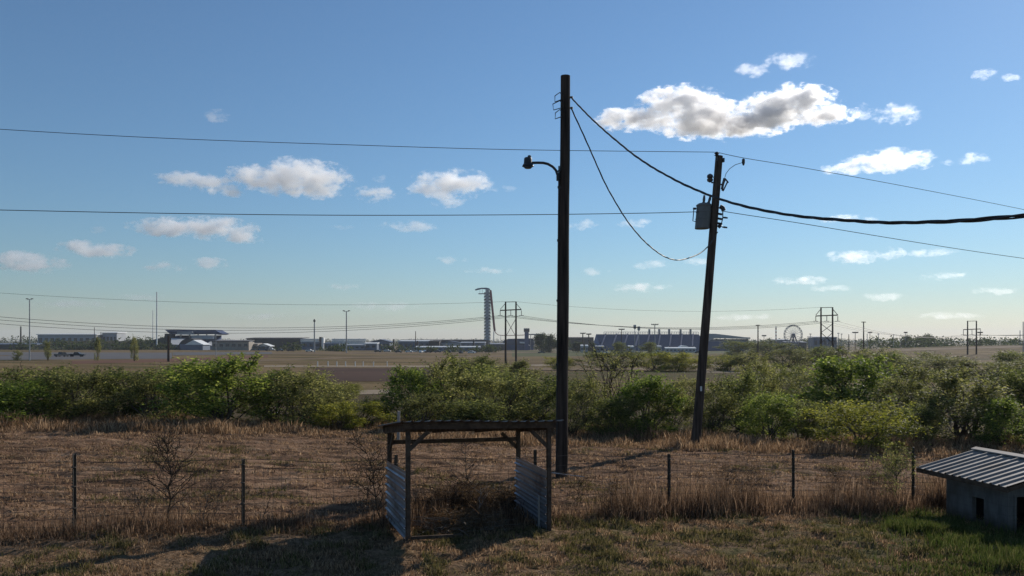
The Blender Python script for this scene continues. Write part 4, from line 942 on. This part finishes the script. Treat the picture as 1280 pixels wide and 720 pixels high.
# observation tower
t, k, b, w, zf = bld('observation_tower', 'tall white observation tower with curved top canopy', 'tower', 605, 613.3, 850); zt = zf(361)
MB().box(-w*.56, w*.56, -w*.5, w*.5, -2, zt-.5).build('core', M['white'], t)
mb = MB(); n = 17
for i in range(n):
    z0 = zf(434)+(zf(366)-zf(434))*i/n; dz = (zf(366)-zf(434))/n
    for s in (-1, 1): mb.prism([(s*w*.56, z0+dz*.05), (s*w, z0+dz*.45), (s*w, z0+dz*.72), (s*w*.56, z0+dz*.6)][::s], -w*.55, w*.55)
mb.build('stair_flight', M['white'], t)
mb = MB()
for i in range(n):
    z0 = zf(434)+(zf(366)-zf(434))*i/n; dz = (zf(366)-zf(434))/n
    for sx in (-1, 1): xa, xb = sorted((sx*w*.42, sx*w*.97)); mb.box(xa, xb, -w*.62, w*.52, z0+dz*.72, z0+dz*1.08)
mb.build('landing_shadow', M['steel'], t)  # dark plates painting the shadow notches between stair flights
mb = MB(); mb.box(-w*.40, w*.40, -w*.60, -w*.505, 0, zf(362)); mb.build('mesh_screen', M['palegrey'], t)
mb = MB()
for i in range(n):
    z0 = zf(434)+(zf(366)-zf(434))*i/n; dz = (zf(366)-zf(434))/n; mb.bar((-w*.4, -w*.64, z0+dz*.1), (w*.4, -w*.64, z0+dz*.55), .4)
mb.build('railing', M['bluegrey'], t)
kx = lambda px: (px-CX)*k-b.x
mb = MB(); mb.path([(kx(594), -2, zf(362.6)), (kx(597), -2, zf(361.2)), (kx(602), -2, zf(360.4)), (kx(608), -2, zf(360.3)), (kx(611.5), -2, zf(361.2)), (kx(613.2), -2, zf(363.5))], .62, 6); mb.path([(kx(594), 3, zf(362.6)), (kx(602), 3, zf(360.6)), (kx(611.5), 3, zf(361.4))], .5, 6); mb.build('canopy', M['bluegrey'], t)
MB().box(kx(598), kx(606), -2.5, 3, zf(367.6), zf(366.7)).build('viewing_deck', M['galv'], t)
mb = MB()
for px in (600, 603): mb.path([(kx(px), -2, zf(367)), (kx(px), -2, zf(361))], .16, 5)
mb.build('deck_post', M['galv'], t)
for j, dy in enumerate((-2.2, 0, 2.2)):
    tp_ = catmull([Vector((kx(613.2), dy, zf(363))), Vector((kx(613.7), dy, zf(368))), Vector((kx(615), dy, zf(381))), Vector((kx(616.6), dy, zf(397))), Vector((kx(618.4), dy, zf(413))), Vector((kx(621), dy, zf(417.2))), Vector((kx(625), dy, zf(419))), Vector((kx(637), dy, zf(419.3))), Vector((kx(660), dy, zf(418.6)))], 6); mb = MB(); mb.path(tp_, [1.35 if p.z > zf(413) else .4 for p in tp_], 6); mb.build('tube', M['red'], t)
MB().path([(kx(617), 0, -1), (kx(617.2), 0, zf(414))], .6, 6).build('strut', M['white'], t)
hall('low terrace building at the right foot of the observation tower', 613, 630, 430.5, 780, 14, 'darkbrown', 'palegrey', .5, 3)
# amphitheatre
t, k, b, w, zf = bld('amphitheatre', 'dark blue amphitheatre stage behind the first transmission frame', 'stage', 627, 668, 800)
MB().prism([(-w, zf(431)), (-w*.85, zf(425.5)), (-w*.6, zf(423.5)), (w*.95, zf(423)), (w, zf(431))], 0, 24).build('roof', M['blueroof'], t); MB().box(-w*.96, w*.96, .5, 22, -1, zf(431)+.0).build('wall', M['bluestand'], t)
MB().prism([(w*.1, zf(427)), (w*.5, zf(427.5)), (w*.75, zf(432)), (w*.68, zf(432.4)), (w*.45, zf(429.5)), (w*.1, zf(429))], -6, -.2).build('white_canopy', M['white'], t)
t, k, b, w, zf = bld('control_tower', 'blue control tower with wider dark top cabin', 'tower', 655.2, 661.5, 780); MB().box(-w*.8, w*.8, 0, 5, -1, zf(415)).build('shaft', M['bluestand'], t); MB().box(-w*1.12, w*1.12, -.8, 5.8, zf(415), zf(410.4)).build('cabin', M['blueroof'], t); MB().box(-w*1.0, w*1.0, -.9, -.805, zf(413.6), zf(411.6)).build('window', M['glass'], t)
t, k, b, w, zf = bld('canopy_roof', 'flat raised canopy roof right of the control tower', 'canopy', 660.5, 680, 790); MB().prism([(-w, zf(417.4)), (w*.98, zf(417)), (w, zf(417.8)), (w*.7, zf(419)), (-w, zf(418.6))], 0, 12).build('roof', M['palegrey'], t)
for x in (-.7, -.2, .3, .7): MB().box(w*x-.3, w*x+.3, 3, 3.6, 0, zf(418.3)).build('column', M['galv'], t)
# main grandstand: rising tiers with stair ramps, rail and posts
t, k, b, w, zf = bld('grandstand', 'long blue terraced grandstand between the two poles', 'grandstand', 740, 884, 720); D_ = 34; H0, H1 = zf(433), zf(417.5)
mb = MB(); n = 16
mb.prism([(0, -2), (D_, -2), (D_, H1)]+[p for i in range(n, 0, -1) for p in ((D_*(i-.0)/n-D_/n, H0+(H1-H0)*i/n), (D_*(i-1)/n, H0+(H1-H0)*(i-1)/n))], -w*.86, w, 'x'); mb.build('seating', M['bluestand'], t)
mb = MB(); mb.add([(-w, 0, -2), (-w*.86, 0, -2), (-w*.86, D_, -2), (-w, 0, H0*.5), (-w*.86, D_, H1), (-w*.86, 0, H0)], [(0, 1, 5, 3), (3, 5, 4), (0, 3, 4, 2)]); mb.build('end_wall', M['bluestand'], t)
for i in range(9):
    x = -w*.84+w*1.78*i/9; mb = MB(); mb.bar((x, -.3, H0+.2), (x+w*.15, D_*.92, H1+.3), 1.2, .8); mb.build('stair', M['blueroof'], t)
mb = MB(); mb.bar((-w*.72, D_, H1+2.3), (w, D_, H1+2.3), .3); mb.bar((-w*.72, D_, H1+1.2), (w, D_, H1+1.2), .25)
for i in range(40): x = -w*.72+w*1.72*i/39; mb.bar((x, D_, H1), (x, D_, H1+2.3), .3)
mb.build('rail', M['galv'], t)
for px in (820, 833, 846, 861, 874): x = (px-812)*k; MB().box(x-.9, x+.9, D_+.5, D_+2, 0, H1+5).build('rear_post', M['concrete'], t)
for i in range(9): x = -w*.8+w*1.8*i/8; MB().box(x-.5, x+.5, -.6, -.1, -1, H0+.4).build('front_column', M['galv'], t)
t, k, b, w, zf = bld('pavilion', 'white roofed pavilion at the right end of the grandstand', 'building', 884, 938, 730); MB().prism([(-w, zf(427)), (-w, zf(417)), (-w*.6, zf(417.2)), (w*.75, zf(421.5)), (w, zf(421.8)), (w, zf(423.5)), (-w*.62, zf(422.5))], 0, 24).build('roof', M['palegrey'], t)
MB().box(-w*.95, w*.95, 2, 22, -1, zf(424)).build('wall', M['bluegrey'], t); MB().box(-w*.6, w*.92, 1.9, 1.98, zf(425.5), zf(423.8)).build('window', M['glass'], t); MB().box(-w*.98, -w*.2, -.3, 1.9, -1, zf(427.2)).build('porch', M['bluestand'], t)
hall('dark low wall line left of the grandstand', 708, 742, 422.8, 800, 6, 'darkbrown', 'darkbrown', .3, 0)
hall('long low white barrier building under the grandstand', 832, 870, 436, 600, 4, 'palegrey', 'white', .2, 8)
hall('small white tank booth, left of two near the pole', 726, 729, 433, 590, 3, 'palegrey', 'white', .2, 1); hall('small white tank booth, right of two near the pole', 732, 735, 433, 590, 3, 'palegrey', 'white', .2, 1)
hall('pale blue booth at the left foot of the grandstand', 745, 755, 434, 590, 4, 'bluegrey', 'palegrey', .3, 2); hall('white container booth before the grandstand centre', 786, 792, 434, 585, 4, 'palegrey', 'white', .2, 1); hall('pale container booth right of the T shaped light', 822, 827, 434, 585, 4, 'palegrey', 'palegrey', .2, 1)
t, k, b, w, zf = bld('tent', 'small white dome tent before the right of the grandstand', 'tent', 849, 862, 610); MB().prism([(-w*math.cos(a), zf(436.5)+(zf(431.8)-zf(436.5))*math.sin(a)) for a in np.linspace(0, math.pi, 12)], 0, 9).build('canopy', M['white'], t)
MB().box(-w*.9, w*.9, .3, 8.5, -1, zf(436.4)).build('wall', M['palegrey'], t)
hall('pale flat shed left of the ferris wheel', 968, 986, 425.5, 740, 14, 'bluegrey', 'palegrey', .8, 2); hall('long pale shed behind the second transmission frame', 1017, 1046, 422, 760, 14, 'bluegrey', 'palegrey', .6, 5); hall('dark low roof at the foot of the ferris wheel', 984, 1008, 428.5, 720, 12, 'darkbrown', 'bluegrey', .6, 4)
# carousel mast with red and white bands
b = gp(970, 640); k = 640/F; t = thing('banded_mast', 'slim banded mast left of the ferris wheel', 'mast', b); H = EYE-(408-HY)*k-b.z; n = 10
for i in range(n): MB().path([(0, 0, H*.35+H*.65*i/n), (0, 0, H*.35+H*.65*(i+1)/n)], .5, 8).build('band', M['white' if i % 2 else 'red'], t)
MB().path([(0, 0, -.5), (0, 0, H*.35)], .9, 8).build('base', M['darkbrown'], t)
# ferris wheel
b = gp(991.5, 700); k = 700/F; t = thing('ferris_wheel', 'ferris wheel on an A shaped stand on the skyline', 'ferris wheel', b, R(12)); hz = EYE-(418.5-HY)*k-b.z; Rr = 12.2*k
for y in (-.9, .9):
    mb = MB(); n = 48; mb.path([(Rr*math.cos(2*math.pi*i/n), y, hz+Rr*math.sin(2*math.pi*i/n)) for i in range(n+1)], .2, 5, False)
    mb.path([(Rr*.9*math.cos(2*math.pi*i/n), y, hz+Rr*.9*math.sin(2*math.pi*i/n)) for i in range(n+1)], .12, 4, False); mb.build('rim', M['palegrey'], t)
mb = MB()
for i in range(20):
    a = 2*math.pi*i/20
    for y in (-.9, .9): mb.path([(0, y*.6, hz), (Rr*math.cos(a), y, hz+Rr*math.sin(a))], .1, 4)
mb.build('spoke', M['palegrey'], t)
mb = MB(); mb.path([(0, -1.6, hz), (0, 1.6, hz)], 1.0, 12); mb.build('hub', M['blueroof'], t)
for y in (-1.9, 1.9):
    for s in (-1, 1): mb = MB(); mb.bar((0, y, hz), (s*Rr*.62, y*1.5, -.5), .7); mb.build('leg', M['blueroof'], t)
for i in range(20):
    a = 2*math.pi*(i+.5)/20; x, z = Rr*1.0*math.cos(a), hz+Rr*math.sin(a); mb = MB(); mb.lathe((x, 0, z-1.0), [(.35, 0), (.6, .25), (.6, .8), (.1, 1.0)], 8); mb.build('gondola', M['bluegrey'], t)
# vehicles on the paved lot and by the tower
def pickup(px, d, rz, label, mat):
    t = thing('pickup_truck', label, 'truck', gp(px, d), rz, 'vehicles on the race grounds')
    MB().prism([(-2.7, .45), (2.7, .45), (2.75, .95), (1.3, 1.1), (.75, 1.75), (-.7, 1.8), (-.9, 1.1), (-2.7, 1.1)], -.9, .9).build('body', mat, t)
    mb = MB(); mb.prism([(.65, 1.15), (1.1, 1.15), (.68, 1.66), (-.6, 1.7), (-.72, 1.15)], -.92, .92); mb.build('window', M['glass'], t)
    for x in (-1.7, 1.7):
        for y in (-.92, .72): mb = MB(); mb.path([(x, y, .38), (x, y+.2, .38)], .38, 14); mb.build('wheel', M['rubber'], t)
pickup(77.5, 290, R(70), 'dark pickup truck on the paved lot, left of two', M['carpaint']); pickup(96, 295, R(10), 'dark pickup truck on the paved lot, right of two', M['carpaint']); pickup(677, 560, R(5), 'small dark truck on the verge left of the lamp pole', M['carpaint']); pickup(912, 560, R(0), 'white truck below the grandstand pavilion', M['white'])

def far_car(mat, label, group):
    t = thing('parked_car', label, 'car', (0, 0, 0), 0, group)
    MB().prism([(-2.2, .3), (2.2, .3), (2.2, .85), (1.2, .95), (.6, 1.45), (-1.2, 1.5), (-2.0, .95), (-2.2, .9)], -.85, .85).build('body', mat, t)
    mb = MB(); mb.prism([(.5, .98), (1.0, .98), (.55, 1.38), (-1.1, 1.42), (-1.7, .98)], -.87, .87); mb.build('window', M['glass'], t)
    for x in (-1.4, 1.4):
        mb = MB(); mb.path([(x, -.87, .32), (x, .87, .32)], .32, 10); mb.build('wheel', M['rubber'], t)
    return t
cw = far_car(M['white'], 'tiny white vehicle parked in front of the race ground halls', 'tiny white parked vehicles'); ck = far_car(M['carpaint'], 'tiny dark vehicle parked in front of the race ground halls', 'tiny dark parked vehicles')
rc = random.Random(5); first = {0: cw, 1: ck}; seen_ = set()
for i in range(34):
    k_ = i % 2; o = first[k_] if k_ not in seen_ else copy_tree(first[k_]); seen_.add(k_); px_ = rc.choice((rc.uniform(318, 470), rc.uniform(470, 600), rc.uniform(755, 880))); o.location = gp(px_, rc.uniform(520, 575)); o.rotation_euler = (0, 0, rc.choice((0, 0, .3, 1.4, 3.1))); o.scale = (1.15, 1.15, 1.2)
# ------------------------------------------------------------------ clouds: scattering volumes in the air
def cloud(blobs, seed, label, dens=1.0, amp=2.5, fine=22., alt=1050, soft=.3, bias=.3, dep=.5):
    yb = max(p[1]+p[3]*.8 for p in blobs); D = alt*F/(424-yb); s = D/F
    cx = sum(p[0] for p in blobs)/len(blobs); cy = sum(p[1] for p in blobs)/len(blobs)
    mb = MB()
    for (px, py, rx, ry) in blobs:
        rd = max(rx*dep, ry*.9); n, m = 20, 12; g_ = 1.16; prof = []
        base = len(mb.v)
        for i in range(m+1):
            th = math.pi*i/m
            for j in range(n):
                ph = 2*math.pi*j/n; mb.v.append(((px-cx+rx*g_*math.sin(th)*math.cos(ph))*s, rd*g_*math.sin(th)*math.sin(ph)*s, (cy-py+ry*g_*math.cos(th))*s))
        for i in range(m):
            for j in range(n): mb.f.append((base+i*n+j, base+(i+1)*n+j, base+(i+1)*n+(j+1) % n, base+i*n+(j+1) % n))
    t = NT('cloud_vapour'); N = t.n; L = t.l; tc = N('TexCoord').outputs['Object']; f = None
    for (px, py, rx, ry) in blobs:
        a = N('VectorMath', operation='SUBTRACT'); L(tc, a.inputs[0]); a.inputs[1].default_value = ((px-cx)*s, 0, (cy-py)*s); rd = max(rx*dep, ry*.9)
        c = t.scale(a.outputs[0], (1/(rx*s), 1/(rd*s), 1/(ry*s))); dt = N('VectorMath', operation='DOT_PRODUCT'); L(c, dt.inputs[0]); L(c, dt.inputs[1])
        e = t.math('SUBTRACT', 1., dt.outputs['Value'])
        if f is None: f = e
        else:
            g_ = N('Math', operation='SMOOTH_MAX'); g_.inputs[2].default_value = .3; L(f, g_.inputs[0]); L(e, g_.inputs[1]); f = g_.outputs[0]
    rr = random.Random(seed); mp = N('VectorMath', operation='ADD'); L(tc, mp.inputs[0]); mp.inputs[1].default_value = (rr.uniform(-9e4, 9e4), rr.uniform(-9e4, 9e4), 0)
    nz = t.noise(t.scale(mp.outputs[0], (.72, .8, 1.15)), 1/(fine*s), 10, .70)
    h = N('Math', operation='MULTIPLY_ADD'); L(nz, h.inputs[0]); h.inputs[1].default_value = 2.6*amp; h.inputs[2].default_value = -1.3*amp-bias
    j = t.mr(t.math('ADD', f, h.outputs[0]), 0, soft, 0, dens*.085/s)
    v = N('VolumeScatter'); v.inputs['Color'].default_value = (.975, .987, .999, 1); v.inputs['Anisotropy'].default_value = .55; L(j, v.inputs['Density']); L(v.outputs[0], t.out.inputs['Volume'])
    o = mb.build('cloud', t.m, None, ((cx-640)*s, D, EYE+(424-cy)*s)); tag(o, label, 'cloud', 'small fair weather clouds')
    rm = o.modifiers.new('merge', 'REMESH'); rm.mode = 'VOXEL'; rm.voxel_size = max(1.2*s, 2.*s*max(q_[2] for q_ in blobs)/28)
CL = [
 ([(852,134,56,24),(790,149,50,12),(905,153,92,14),(988,132,58,23),(1036,143,34,14)], 1, 'largest grey cloud, above and right of the leaning pole', 1.2),
 ([(985,77,34,10),(938,88,28,8)], 2, 'bright wisp above the largest grey cloud', .5),
 ([(1120,142,30,14)], 3, 'small white puff right of the largest grey cloud', .5), ([(1078,140,13,10)], 33, 'tiny puff touching the right end of the largest cloud', .5),
 ([(1112,201,55,13),(1060,211,34,7)], 4, 'flat white cloud above the right upper wire', .7), ([(1217,200,20,9)], 5, 'small white cloud at the right, above the upper wire', .6), ([(1184,203,10,4)], 34, 'tiny puff between the two right white clouds', .5),
 ([(1232,93,18,7)], 6, 'faint puff near the upper right corner', .35), ([(1266,97,14,5)], 7, 'tiny bright puff beside the right edge near the top', .45),
 ([(372,222,66,22),(325,222,48,15),(395,238,40,10)], 8, 'largest cloud of the left half, under the upper wire', .9), ([(262,228,34,12),(225,224,34,9),(285,238,28,8)], 9, 'white cloud tail left of the largest left cloud', .7),
 ([(215,284,52,12),(270,286,50,14),(300,296,34,9)], 10, 'long cloud just below the lower left wire', .9), ([(100,308,32,9),(130,313,40,9)], 11, 'flat white cloud third from the left edge', .8), ([(35,328,48,13),(20,322,28,10)], 12, 'cloud touching the left photo edge', .7),
 ([(262,331,24,9)], 13, 'small white cloud, right of a flat pair', .7), ([(205,333,28,7)], 14, 'small flat white cloud, left of a flat pair', .6), ([(271,145,20,8)], 15, 'lone tiny cloud above the upper left wire', .45),
 ([(565,230,50,18),(540,238,38,8)], 16, 'rounded grey white cloud between wires, left of the lamp', .8), ([(468,242,27,11)], 17, 'small triangular cloud right of the largest left cloud', .7), ([(480,223,15,6)], 18, 'tiny puff above the small triangular cloud', .5),
 ([(563,254,24,7)], 19, 'small puff under the rounded grey white cloud', .6), ([(627,236,18,4)], 20, 'thin wisp right of the rounded grey white cloud', .35), ([(515,283,32,8),(484,282,18,6)], 21, 'flat white cloud under the lower wire, left of the lamp pole', .6), ([(427,284,17,4)], 22, 'faint wisp under the lower wire', .3),
 ([(565,325,20,6)], 23, 'small white cloud high left of the observation tower', .6), ([(612,338,30,5)], 24, 'thin white cloud above the observation tower', .5), ([(728,281,22,7)], 25, 'small cloud just right of the lamp pole', .5), ([(793,279,22,6)], 26, 'small cloud inside the loop of sagging cable', .5),
 ([(803,359,38,7)], 27, 'flat low cloud between the two poles', .5), ([(1068,321,36,9),(1112,318,20,9)], 28, 'flat white cloud under the lower right wire', .6), ([(1060,274,36,5)], 29, 'flat cloud behind the thick cable', .5), ([(1165,316,34,5)], 30, 'thin wisp right under the lower right wire', .35),
 ([(1000,351,36,6)], 31, 'low flat cloud right of the leaning pole', .45), ([(1104,371,30,6)], 35, 'faint low cloud above the tall wooden T pole', .3), ([(430,359,22,5)], 36, 'small low cloud above the truss bridge', .45), ([(482,383,44,6)], 37, 'faint low cloud left of the observation tower', .3),
 ([(870,328,26,5)], 38, 'faint cloud against the leaning pole shaft', .35), ([(1245,364,30,5)], 39, 'faint low wisp at the lower right', .3), ([(1040,361,26,5)], 40, 'faint low wisp right of the low flat cloud', .3), ([(122,286,10,6)], 41, 'tiny puff left of the long cloud', .4), ([(820,331,30,6)], 43, 'faint flat cloud between the sagging cable and the leaning pole', .3), ([(930,396,40,5)], 44, 'faint thin cloud above the left wooden T pole', .25), ([(1180,345,34,6)], 45, 'faint cloud below the lower right wire, near the right edge', .3), ([(330,396,44,5)], 46, 'faint thin cloud above the beige building', .25), ([(180,372,36,5)], 47, 'faint thin cloud behind the tallest white mast', .25), ([(740,340,26,5)], 48, 'faint thin cloud close right of the lamp pole shaft', .3), ([(1190,395,44,5)], 49, 'faint thin cloud above the smallest transmission frame', .25),
 ([(90,380,50,6)], 42, 'faint low haze cloud at the left above the halls', .25)]
for bl, sd, lab, dn in CL:
    if sd == 1: cloud(bl, sd, lab, 1.3, 2.7, 18., soft=.42, bias=.34, dep=.75)
    elif dn > .65: cloud(bl, sd, lab, dn*.95, 3.0, 16., soft=.6, bias=.38, dep=.7)
    else: cloud(bl, sd, lab, dn*.8, 3.3, 13., soft=.75, bias=.42)

# ------------------------------------------------------------------ air, sun, sky, camera
t = NT('haze'); v = t.n('VolumePrincipled'); v.inputs['Density'].default_value = .00009; v.inputs['Color'].default_value = (.86, .92, 1, 1); v.inputs['Anisotropy'].default_value = .2; t.l(v.outputs[0], t.out.inputs['Volume'])
zmax = 75.; tag(MB().box(-5300, 5300, -70, 6600, -14, zmax).build('haze', t.m), kind='stuff')
EL, AZ = R(26.5), R(40.5)
sd = bpy.data.lights.new('sun', 'SUN'); so = bpy.data.objects.new('sun', sd); COL.objects.link(so)
dv = Vector((math.sin(AZ)*math.cos(EL), math.cos(AZ)*math.cos(EL), math.sin(EL))); so.rotation_euler = dv.to_track_quat('Z', 'Y').to_euler(); so.location = (0, 0, 40)
sd.energy = 4.6; sd.angle = R(.5); sd.color = (1, .93, .84)
w = bpy.data.worlds.new('World'); sc.world = w; w.use_nodes = True; nt = w.node_tree; bg = nt.nodes['Background']
st = nt.nodes.new('ShaderNodeTexSky'); st.sky_type = 'NISHITA'; st.sun_disc = False; st.sun_elevation = EL; st.sun_rotation = AZ; st.air_density = 1.4; st.dust_density = .15; st.ozone_density = 9.0; st.altitude = 600
hs = nt.nodes.new('ShaderNodeHueSaturation'); hs.inputs['Saturation'].default_value = .93; hs.inputs['Hue'].default_value = .496; nt.links.new(st.outputs[0], hs.inputs['Color']); nt.links.new(hs.outputs[0], bg.inputs[0]); bg.inputs[1].default_value = .096
cd = bpy.data.cameras.new('camera'); co = bpy.data.objects.new('camera', cd); COL.objects.link(co)
co.location = (0, 0, EYE); co.rotation_euler = (R(90), 0, 0); cd.sensor_width = 36; cd.lens = 36*F/1280; cd.shift_y = (HY-360)/1280; cd.clip_start = .1; cd.clip_end = 90000; sc.camera = co
sc.view_settings.view_transform = 'Standard'; sc.view_settings.look = 'None'; sc.view_settings.gamma = 1; sc.view_settings.exposure = 0.0; sc.view_settings.use_curve_mapping = False
sc.render.engine = 'CYCLES'; sc.cycles.use_denoising = True; sc.cycles.denoising_prefilter = 'NONE'; sc.cycles.volume_bounces = 8; sc.cycles.volume_step_rate = .3; sc.cycles.max_bounces = 9; sc.cycles.transparent_max_bounces = 12
